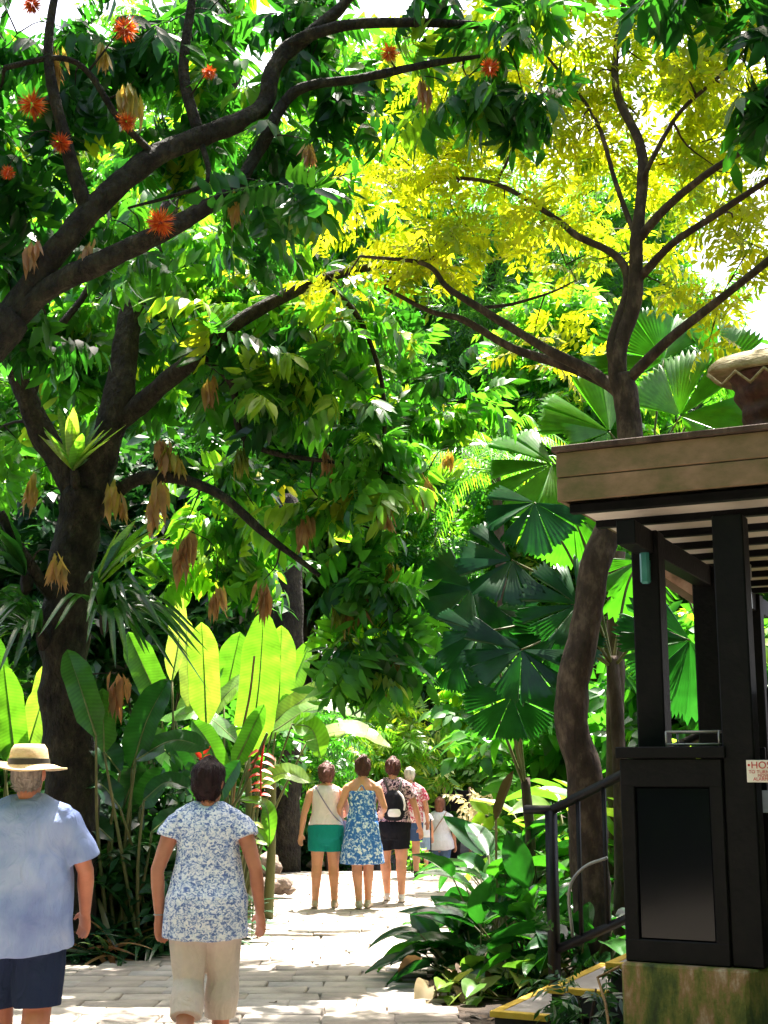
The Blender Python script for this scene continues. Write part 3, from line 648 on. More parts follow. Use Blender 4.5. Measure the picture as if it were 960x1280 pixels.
tB.crown([(P(*c), r_) for c, r_ in BB], 7, ['droop'], M['leaf_deep'], 6, 1.0, .12, .55, (.45, .28), .7, n_obj=280)
for f in ((40, 130, .10), (76, 178, .07), (156, 35, .09), (200, 278, .10), (158, 152, .07), (612, 84, .07), (486, 66, .07), (262, 90, .05), (40, 4, .08), (10, 215, .05)): flower_ball(tB, f[0], f[1], 9.0, f[2])
tassels(tB, [(70, 60, .42), (168, 100, .40), (155, 105, .3), (130, 52, .3), (295, 240, .3), (385, 175, .3), (530, 95, .32), (40, 300, .4), (108, 300, .3)], 9.1, (.35, .75))

# right edge: a few hanging leaves of a neighbour
tN = Tree('flame_tree', (4.6, 9.0, 0), 'dark leaved tree beyond the kiosk whose leaf tips hang beside the golden tree', bark='bark_dark')
tN.limb([(4.6, 9, -.05), (4.4, 8.9, 3), (3.9, 8.6, 5.5), P(1010, 40, 8.4), P(955, 60, 8.4)], .2, .02, 10)
tN.crown([(P(945, 105, 8.4), .24), (P(1040, 40, 8.4), .6), (P(860, -20, 8.6), .25), (P(1060, -120, 8.6), .9)], 14, ['droop'], M['leaf_deep'], 6, 1.0, .1, .5, (.35, .2), n_obj=40)

# golden small-leaved tree by the stairs
dC = 10.0
tC = Tree('golden_tree', (P(738, 1100, dC).x, dC, 0), 'golden yellow leaved tree with a crooked trunk beside the kiosk stairs', bark='bark_tan')
b0 = P(742, 1150, dC); b0.z = -.05
tC.limb([b0, P(736, 1060, dC), P(728, 960, dC), P(712, 885, dC), P(728, 800, dC), P(746, 700, dC), P(772, 630, dC), P(787, 555, dC), P(784, 500, dC), P(777, 468, dC)], .14, .085, 13, 7, .12)
tC.limb([P(787, 545, dC), P(780, 500, dC), P(772, 468, 10), P(775, 430, 10), P(793, 375, 10), P(796, 300, 10), P(803, 230, 10.1), P(800, 180, 10.2), P(770, 110, 10.4), P(775, 30, 10.6), P(800, -80, 10.6)], .084, .015, 10, 7)
tC.limb([P(780, 480, dC), P(830, 430, 9.8), P(880, 390, 9.6), P(962, 325, 9.3), P(1040, 260, 9.2)], .045, .02, 9)
tC.limb([P(797, 350, 10), P(840, 305, 9.8), P(900, 265, 9.6), P(965, 222, 9.4), P(1050, 170, 9.3)], .035, .015, 8)
tC.limb([P(797, 300, 10), P(830, 262, 9.9), P(880, 220, 9.7), P(962, 165, 9.5), P(1050, 90, 9.5)], .04, .015, 8)
tC.limb([P(800, 235, 10.1), P(815, 200, 10), P(850, 140, 10), P(905, 90, 10), P(960, 30, 10)], .025, .010, 7)
tC.limb([P(780, 500, dC), P(755, 478, 10.2), P(700, 455, 10.4), P(640, 435, 10.6), P(580, 400, 10.8), P(540, 390, 10.9), P(480, 360, 11)], .05, .015, 9, 7)
tC.limb([P(775, 492, dC), P(740, 465, 10.1), P(690, 440, 10.2), P(640, 410, 10.3), P(600, 385, 10.4), P(560, 360, 10.5), P(530, 330, 10.6), P(450, 320, 10.8)], .05, .012, 9, 7)
tC.limb([P(772, 465, dC), P(764, 430, 10), P(785, 360, 10.1), P(770, 320, 10.2), P(720, 294, 10.4), P(690, 270, 10.6), P(620, 230, 10.8), P(540, 220, 11)], .045, .012, 9, 7)
tC.limb([P(796, 300, 10), P(770, 230, 10.2), P(745, 150, 10.4), P(700, 90, 10.7), P(640, 20, 10.9)], .025, .008, 7)
tC.limb([P(600, 385, 10.4), P(640, 380, 10.6), P(690, 365, 10.7), P(720, 350, 10.8)], .018, .006, 6)
CB = [((550, 190, 11.2), .85), ((690, 130, 11), 1.0), ((850, 110, 10.6), .95), ((470, 240, 11.4), .55), ((430, 320, 11.2), .42), ((630, 310, 11), .65), ((910, 230, 10.2), .6), ((770, 240, 11.4), .8), ((600, 70, 11.4), .75), ((520, 330, 11), .42), ((690, 400, 11.4), .38), ((870, 395, 10.4), .3),
      ((740, 20, 11), .8), ((880, 20, 10.6), .7), ((960, 60, 10.2), .6), ((930, 330, 10), .3), ((560, 300, 11), .5), ((380, 270, 11.3), .3), ((940, 290, 10.8), .45), ((950, 150, 10.8), .5), ((1040, 200, 10), .8), ((700, -120, 11), 1.0), ((880, -120, 10.8), 1.0)]
tC.crown([(P(*c), r_) for c, r_ in CB], 9.5, ['gold'], M['leaf_gold'], 7, 1.05, .12, .15, (.60, .24), .7, n_obj=280)

# trees behind, one by one
def back_tree(name, label, x, y, h, trunk_r, blobs, kinds, mat, dens, leaves, scale, tone=(.5, .25), droop=.3, bark='bark_brown', group=None, lean=0, reach=.22, up=.8):
    z0 = zg(x, y); t = Tree(name, (x, y, z0), label, group, bark); top = (x + lean, y + rng.uniform(-.4, .4), z0 + h)
    p = t.limb([(x, y, z0 - .1), (x + lean * .2 + rng.normal(0, .12), y, z0 + h * .3), (x + lean * .6 + rng.normal(0, .2), y, z0 + h * .65), top], trunk_r, trunk_r * .22, 10, 7)
    for c, r_ in blobs:
        c = Vector(c); zz = max(z0 + h * .2, min(z0 + h * .9, c.z - np.max(r_) * .6)); j = int(np.argmin(abs(p[:, 2] - zz))); a = Vector(p[j])
        if (c - a).length > .6: t.limb([a, (a + c) / 2 + Vector((0, 0, .25)), c], trunk_r * .35, trunk_r * .08, 6, 4)
    t.crown([(tuple(c), r_) for c, r_ in blobs], dens, kinds, mat, leaves, scale, reach, droop, tone, up, twigs=(y < 18)); t.done(); return t
def pile(x, y, z0, z1, R_, n, flat=.8):
    """blob centres up a crown of radius R_"""
    out = []
    for i in range(n):
        f = (i + .5) / n; a = i * 2.4 + rng.uniform(0, .8); rr = R_ * math.sin(math.pi * (.18 + .72 * f)) * .62
        s_ = R_ * rng.uniform(.42, .62); out.append(((x + rr * math.cos(a), y + rr * math.sin(a), z0 + (z1 - z0) * f), (s_, s_, s_ * flat)))
    return out
# far row: tall trees that close the view
FAR = [  # x, y, h, z0, R, material, kinds, label
    (-13.5, 36, 21, 5, 5.0, 'leaf_mid', ['broad'], 'tall broadleaf tree with mid green crown at the far left behind the dark limbs'),
    (-8.5, 40, 25, 6, 5.2, 'leaf_bright', ['tier'], 'tall feathery bright tree behind the forked trunk'),
    (-4.6, 34, 19, 4, 4.2, 'leaf_mid', ['tier'], 'feathery mid green tree rising behind the banana clump'),
    (-1.0, 41, 24, 6, 5.0, 'leaf_bright', ['broad'], 'tall bright broadleaf tree closing the end of the path'),
    (3.2, 37, 18, 4, 4.0, 'leaf_bamboo', ['fine'], 'fine leaved tree rising behind the fan palms'),
    (7.2, 41, 20, 5, 4.6, 'leaf_bright', ['tier'], 'feathery bright tree rising behind the golden tree'),
    (11.8, 38, 13, 4, 4.0, 'leaf_mid', ['broad'], 'lower broadleaf tree standing far behind the kiosk'),
    (-17.5, 42, 24, 6, 5.0, 'leaf_bright', ['broad'], 'tall tree beyond the far left of the garden'),
]
for x, y, h, z0, R_, m, k, lb in FAR:
    back_tree('forest_tree', lb, x, y, h, .32, pile(x, y, z0, h, R_, 11), k, M[m], 1.15 if k != ['fine'] else 1.3, 9, 1.75, tone=(.55, .28), reach=.5, group=None)
MIDT = [
    (-7.2, 21, 10.5, 3.5, 2.6, 'leaf_mid', ['droop_lo'], 'mid green drooping tree behind the forked trunk at the left'),
    (-4.4, 25, 13.5, 5, 3.0, 'leaf_bright', ['droop_lo'], 'bright drooping tree behind the banana clump'),
    (-10.5, 26, 15, 5, 3.2, 'leaf_bright', ['tier'], 'bright feathery tree far to the left of the path'),
    (-1.6, 29, 12.5, 5.2, 2.8, 'leaf_mid', ['droop_lo'], 'rounded drooping tree over the end of the path'),
    (1.6, 31.5, 8.8, 1.6, 2.1, 'leaf_bright', ['tier'], 'tiered tree with bright upper fronds beside the end of the path'),
    (4.6, 29, 11.5, 3.5, 2.7, 'leaf_bright', ['broad'], 'bright broadleaf tree behind the fan palms'),
    (8.4, 27, 9.5, 3.0, 2.5, 'leaf_bright', ['tier'], 'bright feathery tree behind the kiosk roof'),
]
for x, y, h, z0, R_, m, k, lb in MIDT:
    back_tree('garden_tree', lb, x, y, h, .17, pile(x, y, z0, h, R_, 10), k, M[m], 7.0, 7, 1.15, tone=(.55, .27), reach=.28, droop=.4)

# ---------------------------------------------------------------- big blades (banana, heliconia)
def blade(name, pts, W, nh, mat, parent, fold=.12, tears=0, tone=.5, rib=True, base_w=.12, tip=.9, nseg=16, wave=.02, ribr=.012, label=None):
    """leaf blade along pts (world), half width W/2, facing nh; torn edges where tears > 0"""
    p = smooth_pts([tuple(q) for q in pts], max(3, nseg // (len(pts) - 1))); m = len(p)
    tg = norm(np.gradient(p, axis=0)); nh = np.asarray(nh, float); sd = norm(np.cross(tg, nh)); nr = np.cross(sd, tg)
    f = np.linspace(0, 1, m); w = W / 2 * np.minimum(1, (base_w + f / .22) ** .8) * np.clip((1 - f) / (1 - tip + .18), 0, 1) ** .55
    w[-1] = W * .01; V = []; T = []; AL = []; Lm = float(np.sum(np.linalg.norm(np.diff(p, axis=0), axis=1)))
    for s in (-1, 1):
        cut = set(rng.choice(np.arange(3, m - 2), size=min(tears, m - 6), replace=False)) if tears else set()
        start = 0; groups = []
        for c in sorted(cut): groups.append((start, c)); start = c
        groups.append((start, m - 1))
        for (a, b) in groups:
            dr = rng.uniform(-.35, .10) if tears else 0; base = len(V); ns = 3
            for i in range(a, b + 1):
                AL += [f[i] * Lm + .35 * w[i] * j / (ns - 1) for j in range(ns)]
                pinch = 1.0
                if tears and i == b and b != m - 1: pinch = .93
                wob = wave * W * math.sin(i * 1.7 + s) + rng.normal(0, wave * W * .3)
                for j in range(ns):
                    e = j / (ns - 1)
                    q = p[i] + s * sd[i] * w[i] * e * pinch + nr[i] * (fold * w[i] * e ** 1.3 * 2 + dr * w[i] * e * e + wob * e) + (tg[i] * (-.05 * w[i] if i == b and b != m - 1 else 0) * e)
                    V.append(q)
            for i in range(b - a):
                for j in range(ns - 1):
                    q = base + i * ns + j; A = (q, q + 1, q + ns + 1, q + ns); A = A if s > 0 else A[::-1]
                    T += [(A[0], A[1], A[2]), (A[0], A[2], A[3])]
    o = np_obj(name, np.array(V), np.array(T), mat, parent, np.full(len(V), tone), smooth=True)
    at = o.data.attributes.new('along', 'FLOAT', 'POINT'); at.data.foreach_set('value', np.array(AL, np.float32))
    if rib:
        v, t = tube(p - nr * .004, np.linspace(ribr, ribr * .25, m), 6); r_ = np_obj('midrib', v, t, M['midrib'], None, np.full(len(v), .6)); r_.parent = o
    if label: o['label'] = label
    return o
def stalk(pts, r0, r1, mat, parent, name='stem', n=7):
    p = smooth_pts([tuple(q) for q in pts], 5); v, t = tube(p, np.linspace(r0, r1, len(p)), n); return np_obj(name, v, t, mat, parent, np.full(len(v), .5))
up3 = (0, 0, 1); toc = (0, -1, .25)
def heli(parent, base, bx, by, tx, ty, d, W, mat='banana', tone=.5, nh=(0, -1, .3), bow=(0, 0, 0), tears=0, d2=None, fold=.12):
    """stalk from the clump base to pixel (bx,by), blade from there to (tx,ty)"""
    base = (base[0] + rng.uniform(-.22, .22), base[1] + rng.uniform(-.12, .2), base[2]); a, b = P(bx, by, d), P(tx, ty, d2 or d); mid = (a + b) / 2 + Vector(bow)
    stalk([base, (Vector(base) + a) / 2 + Vector((rng.normal(0, .05), rng.normal(0, .05), .1)), a], .020, .010, M['stem'], parent)
    return blade('leaf', [a, mid, b], W, nh, M[mat], parent, tone=tone, tears=tears, fold=fold)
cl = empty('banana_clump', (P(270, 1000, 14.2).x, 14.2, 0), 'tall sunlit banana clump with upright bright green leaves', 'banana plant')
def bs(px, d): return (P(px, 1000, d).x, d, -.02)
for a in [
    (215, 850, 222, 728, 14.2, .28, .98, (-.75, -1, .1), (.05, 0, 0), 0), (258, 905, 252, 778, 14.4, .34, .9, (0, -1, .1), (0, 0, .05), 0), (240, 890, 232, 772, 14.8, .26, .95, (.5, -1, 0), (0, 0, 0), 0),
    (312, 945, 330, 762, 14.0, .42, .75, (.15, -1, .1), (.03, -.05, 0), 1), (348, 890, 352, 782, 14.6, .40, .7, (-.3, -1, .2), (0, 0, 0), 0), (330, 930, 388, 800, 14.7, .34, .72, (-.5, -1, .4), (.02, 0, 0), 0),
    (330, 912, 455, 850, 14.3, .30, .85, (.2, -.75, .8), (0, 0, .12), 1), (340, 915, 458, 898, 14.0, .30, .8, (.1, -.6, .9), (0, 0, .20), 3), (385, 925, 490, 935, 14.2, .34, .95, (.1, -.5, .9), (0, 0, .14), 5),
    (365, 905, 402, 948, 13.9, .28, .75, (.3, -.9, .4), (.05, 0, .12), 3), (200, 880, 160, 790, 14.8, .34, .5, (.3, -1, .3), (0, 0, 0), 0), (280, 880, 300, 790, 15.2, .36, .6, (.2, -1, .3), (0, 0, 0), 0),
    (255, 900, 330, 840, 14.9, .32, .9, (-.4, -.7, .7), (0, 0, .1), 2), (220, 900, 280, 830, 15.2, .34, .85, (-.4, -.8, .6), (0, 0, .05), 1), (300, 930, 200, 900, 14.6, .34, .5, (.2, -.5, 1), (0, 0, .2), 1),
    (320, 985, 388, 978, 13.8, .26, .8, (0, -.6, .8), (0, 0, .12), 0), (290, 980, 225, 960, 14.4, .32, .6, (0, -.6, .8), (0, 0, .15), 1), (270, 870, 215, 800, 15.5, .34, .55, (.3, -1, .4), (0, 0, 0), 0), (230, 960, 150, 930, 14.6, .36, .4, (0, -.7, .7), (0, 0, .15), 1)]:
    heli(cl, bs(a[0] * .4 + 160, a[4]), *a[:5], a[5], 'banana', a[6], a[7], a[8], a[9])
for i in range(5): x = bs(225 + 28 * i, 14.3 + .2 * (i % 3)); stalk([x, (x[0] + .03, x[1], .8), (x[0] + rng.normal(0, .08), x[1], 1.7)], .06, .03, M['stem'], cl, 'pseudostem', 9)
q = stalk([P(290, 1010, 13.8), P(300, 930, 13.8), P(312, 870, 13.8), P(318, 820, 13.8)], .016, .012, M['dry'], cl, 'dry_stem')
# heliconia with hanging red flower
hl = empty('heliconia', (P(300, 1000, 13.4).x, 13.4, 0), 'heliconia with a hanging red and yellow flower beside the banana clump', 'heliconia')
hb = bs(296, 13.4)
stalk([hb, P(288, 1030, 13.4), P(305, 985, 13.4), P(330, 925, 13.4), P(334, 918, 13.4), P(326, 940, 13.4)], .018, .010, M['stem'], hl)
S = Soup(); S2 = Soup()
for i in range(15):
    f = i / 14; c = np.array(P(327 + 2 * math.sin(i), 938 + 72 * f, 13.4)); s = 1 if i % 2 else -1
    v, t = leaflet(.15 * (1 - .35 * f), .075, .5, .25, True); m = frames(np.array([[s * .9, -.15, -.25 + .5 * f]]), np.array([[0., -.4, 1.]]))[0]
    o = np_obj('bract', v @ m.T + c, t, M['bract'], hl, np.linspace(.2, 1, len(v)) * (.5 + .5 * f))
v, t = tube([tuple(P(330, 925, 13.4)), tuple(P(326, 960, 13.4)), tuple(P(326, 1012, 13.4))], [.012, .010, .006], 6); np_obj('flower_axis', v, t, M['bract'], hl, np.full(len(v), .2))
for a in [(300, 1000, 338, 1055, 13.3, .16, .6, (0, -.5, 1), (.1, 0, .15)), (292, 960, 330, 880, 13.6, .2, .5, (.3, -1, .3), (0, 0, 0)), (285, 990, 240, 900, 13.5, .24, .4, (.3, -.9, .4), (0, 0, .1)), (310, 1040, 336, 1058, 13.2, .1, .8, (0, -.6, .8), (0, 0, .06))]:
    heli(hl, hb, *a[:5], a[5], 'banana', a[6], a[7], a[8])
# second flower stem, small
h2 = empty('heliconia', (P(262, 1000, 13.0).x, 13.0, 0), 'small red tipped heliconia standing behind the woman in the printed top', 'heliconia'); hb = bs(262, 13.0)
stalk([hb, P(258, 1020, 13), P(255, 965, 13)], .014, .010, M['stem'], h2)
for i in range(7):
    c = np.array(P(255 + rng.normal(0, 1.5), 968 - 5 * i, 13)); s = 1 if i % 2 else -1; v, t = leaflet(.11, .05, .5, .1, True)
    m = frames(np.array([[s * .7, -.2, .8]]), np.array([[0., -1., .3]]))[0]; np_obj('bract', v @ m.T + c, t, M['bract'], h2, np.full(len(v), .3))
for a in [(258, 1010, 215, 930, 13, .22, .5, (.4, -1, .3), (0, 0, 0)), (262, 1010, 300, 950, 13, .22, .4, (-.4, -1, .3), (0, 0, 0))]: heli(h2, hb, *a[:5], a[5], 'banana_dark', a[6], a[7], a[8])
# broad leaves under the forked tree, their shade put into a darker leaf colour
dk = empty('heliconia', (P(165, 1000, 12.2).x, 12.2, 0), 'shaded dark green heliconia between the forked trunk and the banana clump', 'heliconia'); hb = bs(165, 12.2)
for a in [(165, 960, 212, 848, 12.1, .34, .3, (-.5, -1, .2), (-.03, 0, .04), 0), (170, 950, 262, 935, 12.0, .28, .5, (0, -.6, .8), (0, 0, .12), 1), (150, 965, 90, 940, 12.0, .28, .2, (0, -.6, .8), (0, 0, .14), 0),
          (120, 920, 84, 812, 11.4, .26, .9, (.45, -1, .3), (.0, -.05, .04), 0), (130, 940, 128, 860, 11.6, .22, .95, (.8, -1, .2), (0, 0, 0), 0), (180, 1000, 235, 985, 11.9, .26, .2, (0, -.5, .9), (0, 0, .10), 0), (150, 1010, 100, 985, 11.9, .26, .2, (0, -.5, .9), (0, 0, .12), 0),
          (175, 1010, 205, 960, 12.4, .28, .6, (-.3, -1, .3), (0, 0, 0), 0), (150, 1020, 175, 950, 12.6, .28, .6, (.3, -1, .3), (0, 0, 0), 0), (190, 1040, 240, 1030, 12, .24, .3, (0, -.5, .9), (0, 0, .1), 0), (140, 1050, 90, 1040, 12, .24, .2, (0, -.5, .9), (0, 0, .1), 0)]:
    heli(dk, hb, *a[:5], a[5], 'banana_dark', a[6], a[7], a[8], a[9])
bl = empty('banana_plant', (P(10, 1000, 13.5).x, 13.5, 0), 'bright leaved plant behind the man in the straw hat', 'banana plant'); hb = bs(10, 13.5)
for a in [(20, 960, 5, 830, 13.4, .3, .7, (.3, -1, .3), (0, 0, 0), 0), (30, 950, 60, 850, 13.6, .3, .8, (-.3, -1, .3), (0, 0, 0), 0), (40, 960, 110, 905, 13.7, .3, .7, (-.2, -.6, .8), (0, 0, .1), 1), (10, 950, -40, 880, 13.4, .3, .5, (.2, -.8, .6), (0, 0, .1), 1), (30, 990, 80, 960, 13.2, .28, .6, (0, -.5, .9), (0, 0, .1), 0), (0, 900, -20, 780, 13.8, .34, .35, (.5, -1, .2), (0, 0, 0), 0), (50, 920, 70, 820, 14.4, .34, .9, (0, -1, .2), (0, 0, 0), 0)]:
    heli(bl, hb, *a[:5], a[5], 'banana', a[6], a[7], a[8], a[9])

# ---------------------------------------------------------------- ferns growing on the forked tree
def fern(label, px, py, d, n, L, W, mat, el=(10, 70), az=(0, 360), tone=.6, droop=.5, name='nest_fern'):
    c = P(px, py, d); r_ = empty(name, tuple(c), label, 'fern')
    for i in range(n):
        a = R(rng.uniform(*az)); e = R(rng.uniform(*el)); l = L * rng.uniform(.7, 1.1)
        dirv = Vector((math.cos(a) * math.cos(e), math.sin(a) * math.cos(e), math.sin(e)))
        p1 = c + dirv * l * .5; p2 = c + dirv * l + Vector((0, 0, -droop * l * .6))
        nh = Vector((0, 0, 1)) - dirv * dirv.z + Vector((0, -.4, 0))
        blade('frond', [c, p1, p2], W * rng.uniform(.7, 1.1), tuple(nh), mat, r_, tone=min(1, max(0, tone + rng.normal(0, .2))), nseg=8, rib=False, fold=.15, tip=.75)
    v, t = tube(smooth_pts([tuple(c + Vector((0, .06, -.16))), tuple(c + Vector((.01, .05, -.06))), tuple(c + Vector((0, .03, .03)))], 4), [.02, .035, .045, .05, .055, .055, .05, .04, .02], 8, .5); np_obj('root_ball', v, t, M['bark_dark'], r_)
fern('bright bird nest fern sitting in the fork of the dark trunk', 92, 588, 11.7, 22, .62, .12, M['banana'], (25, 85), tone=.9, droop=.1)
fern('strap leaved fern hanging on the right side of the dark trunk', 128, 770, 11.7, 40, .95, .07, M['banana_dark'], (-10, 60), (-110, 40), .7, .9, 'strap_fern')
fern('large lobed fern rising from the right side of the dark trunk', 118, 738, 11.7, 8, .85, .17, M['banana'], (40, 75), (-40, 30), .75, .15, 'lobed_fern')
fern('strap leaved fern hanging on the left side of the dark trunk', 50, 790, 11.7, 36, .9, .07, M['banana_dark'], (-10, 60), (150, 290), .7, .9, 'strap_fern')
fern('dark fern tuft on the trunk behind the straw hat', 30, 720, 11.7, 9, .8, .14, M['banana_dark'], (10, 70), (120, 260), .6, .3, 'lobed_fern')
for t in (tA, tB, tN, tC): t.done()

# unseen canopy added behind and beside the photographer: it shades the near path from the open sky
for x, y, h, lb in [(-8.5, 3, 13, 'tall unseen tree added for shade left of the near path'), (7.5, 2, 13, 'tall unseen tree added for shade right of the kiosk'), (-5, -7, 14, 'tall unseen tree added for shade behind the photographer on the left'), (4.5, -7, 14, 'tall unseen tree added for shade behind the photographer on the right'), (0, -14, 15, 'tall unseen tree added for shade across the path behind the photographer'), (-11, -6, 13, 'unseen tree added for shade far left behind the photographer'), (11, -5, 13, 'unseen tree added for shade far right behind the photographer')]:
    back_tree('added_shade_tree', lb, x, y, h, .28, pile(x, y, 2.0, h, 4.0, 10), ['broad'], M['leaf_mid'], 2.2, 8, 1.7, tone=(.5, .25), reach=.5)
# ---------------------------------------------------------------- fan palms
def fan_geo(R_, arc, nseg, cup, seed, split=0):
    r = np.random.default_rng(seed)
    nw = int(r.integers(5, 9)); nsub = max(3, nseg // nw)      # wedges with gaps between them
    edges = np.linspace(-arc / 2, arc / 2, nw + 1) + np.r_[0, r.normal(0, .07, nw - 1), 0]; parts = []
    for w in range(nw): parts.append(wedge_geo(R_ * r.uniform(.86, 1.06), edges[w] + .012, edges[w + 1] - .012, nsub, cup + r.normal(0, .05), r, r.normal(0, .10), r.normal(0, .35)))
    return combine(parts)
def wedge_geo(R_, a0, a1, nseg, cup, r, tilt, twist):
    V = []; T = []; rings = [.04, .35, .68, .93]; n = nseg * 2 + 1; seed = r.uniform(0, 6); ang = np.linspace(a0, a1, n); am = (a0 + a1) / 2
    for k, q in enumerate(rings):
        for i, a in enumerate(ang):
            rr = R_ * q * (1 + (.0 if k < 3 else .02 * math.sin(i * 1.3)))
            z = (.036 if i % 2 else -.036) * R_ * min(1, q * 1.3) - cup * R_ * q * q * (1 + .35 * math.cos(a)) + R_ * q * (tilt + twist * (a - am)) + .03 * R_ * q * q * math.sin(7 * a + 2 * seed)
            V.append((rr * math.sin(a), rr * math.cos(a), z))
    for k in range(3):
        for i in range(n - 1):
            A, B, C_, D_ = k * n + i, k * n + i + 1, (k + 1) * n + i + 1, (k + 1) * n + i
            T += [(A, B, C_), (A, C_, D_)]
    b = len(V)
    for i in range(nseg):   # toothed margin
        a = (ang[2 * i] + ang[2 * i + 2]) / 2; rr = R_ * r.uniform(.99, 1.05)
        V.append((rr * math.sin(a), rr * math.cos(a), -cup * R_ * 1.1 * (1 + .35 * math.cos(a)) + R_ * (tilt + twist * (a - am))))
        T += [(3 * n + 2 * i, 3 * n + 2 * i + 1, b + i), (3 * n + 2 * i + 1, 3 * n + 2 * i + 2, b + i)]
    return np.array(V), np.array(T)
def palm(name, label, bx, d, trunk_h, leaves, trunk_r=.07, group=None):
    """leaves: apex px, apex py, depth, direction the fan opens (world), normal, radius, tone, arc"""
    x = P(bx, 900, d).x; root = empty(name, (x, d, zg(x, d)), label, 'palm', group); top = Vector((x, d, trunk_h))
    v, t = tube(smooth_pts([(x, d, zg(x, d) - .05), (x + .04, d, trunk_h * .5), tuple(top)], 8), np.linspace(trunk_r * 1.15, trunk_r * .8, 17), 10, .2); np_obj('trunk', v, t, M['bark_brown'], root, smooth=True)
    for i, (ax, ay, dd, dr, nn, R_, tone, arc) in enumerate(leaves):
        c = P(ax, ay, dd); g = fan_geo(R_, arc * .86, int(10 * arc), .04 + .05 * (i % 3), i + int(bx))
        m = frames(np.array([dr], float), np.array([nn], float))[0]
        o = np_obj('fan_leaf', g[0] @ m.T + np.array(c), g[1], M['fan'], root, np.full(len(g[0]), tone))
        mid = (top + c) / 2 + Vector((0, 0, .15)); p = smooth_pts([tuple(top + Vector((0, 0, -.1))), tuple(mid), tuple(c)], 6)
        v, t = tube(p, np.linspace(.016, .008, len(p)), 6); q = np_obj('petiole', v, t, M['stem'], None); q.parent = o
FL = 4.6  # fan leaf tones put sun and shade into colour: sunlit bright, shaded dark
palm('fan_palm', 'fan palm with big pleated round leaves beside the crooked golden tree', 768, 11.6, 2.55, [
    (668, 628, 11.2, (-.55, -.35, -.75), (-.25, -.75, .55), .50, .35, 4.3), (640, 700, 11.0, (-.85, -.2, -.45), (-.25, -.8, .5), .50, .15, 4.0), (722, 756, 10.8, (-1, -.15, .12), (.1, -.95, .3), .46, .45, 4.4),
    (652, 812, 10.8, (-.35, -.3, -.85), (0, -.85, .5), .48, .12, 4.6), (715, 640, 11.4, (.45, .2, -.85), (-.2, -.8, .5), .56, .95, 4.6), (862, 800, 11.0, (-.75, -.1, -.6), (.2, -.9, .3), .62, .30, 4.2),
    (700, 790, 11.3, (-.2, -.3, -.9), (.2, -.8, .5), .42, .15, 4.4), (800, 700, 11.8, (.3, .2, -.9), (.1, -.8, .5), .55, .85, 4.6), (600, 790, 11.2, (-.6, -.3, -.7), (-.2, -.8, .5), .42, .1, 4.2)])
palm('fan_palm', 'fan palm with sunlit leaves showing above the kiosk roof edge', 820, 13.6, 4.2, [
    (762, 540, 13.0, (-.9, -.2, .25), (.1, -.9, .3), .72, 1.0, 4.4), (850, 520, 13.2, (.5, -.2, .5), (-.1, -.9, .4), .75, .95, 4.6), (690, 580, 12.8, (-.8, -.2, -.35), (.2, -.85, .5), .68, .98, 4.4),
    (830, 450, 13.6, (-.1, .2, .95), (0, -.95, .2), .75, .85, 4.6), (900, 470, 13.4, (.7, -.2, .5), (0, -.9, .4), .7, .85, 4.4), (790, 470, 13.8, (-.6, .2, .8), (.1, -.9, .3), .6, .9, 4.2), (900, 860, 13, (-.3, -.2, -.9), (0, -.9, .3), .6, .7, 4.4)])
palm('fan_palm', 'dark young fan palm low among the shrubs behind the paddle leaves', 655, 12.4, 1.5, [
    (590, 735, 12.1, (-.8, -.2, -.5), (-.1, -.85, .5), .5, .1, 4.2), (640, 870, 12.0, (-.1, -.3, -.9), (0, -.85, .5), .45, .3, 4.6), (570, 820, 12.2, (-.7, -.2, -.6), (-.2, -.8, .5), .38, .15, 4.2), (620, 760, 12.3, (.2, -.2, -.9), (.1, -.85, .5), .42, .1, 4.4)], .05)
# feather palm fronds far behind, between the golden branches
fp = empty('feather_palm', (P(625, 900, 22).x, 22, 0), 'feathery palm with long fine fronds behind the golden branches', 'palm')
x0 = P(625, 900, 22).x; v, t = tube(smooth_pts([(x0, 22, -.15), (x0 + .1, 22, 3), (x0, 22, 6.6)], 6), np.linspace(.12, .08, 13), 9, .1); np_obj('trunk', v, t, M['bark_brown'], fp, smooth=True)
for i in range(16):
    a = i * 2.4; e = R(rng.uniform(-5, 65)); L = rng.uniform(1.6, 2.3); dv = Vector((math.cos(a) * math.cos(e), math.sin(a) * math.cos(e), math.sin(e))); c0 = Vector((x0, 22, 6.55))
    p = smooth_pts([tuple(c0), tuple(c0 + dv * L * .55), tuple(c0 + dv * L + Vector((0, 0, -.55 * L)))], 14); S = Soup(); tg = np.gradient(p, axis=0)
    v, t = tube(p[::4], np.linspace(.014, .004, len(p[::4])), 4); S.add(v, t, .8); K_ = len(p) - 3
    for s in (-1, 1):
        sdv = norm(np.cross(tg, np.array([0, 0, 1.]))) * s; ax = sdv * .8 + norm(tg) * .6 + np.array([0, 0, -.45])
        S.add_many(leaflet(.42, .035, .2, .25, False), p[3:], frames(ax, np.array([[0, 0, 1.]]) + rng.normal(0, .15, ax.shape))[3:], np.linspace(1, .5, K_), np.clip(rng.normal(.6, .2, K_), 0, 1))
    S.obj('frond', M['leaf_bright'], fp)

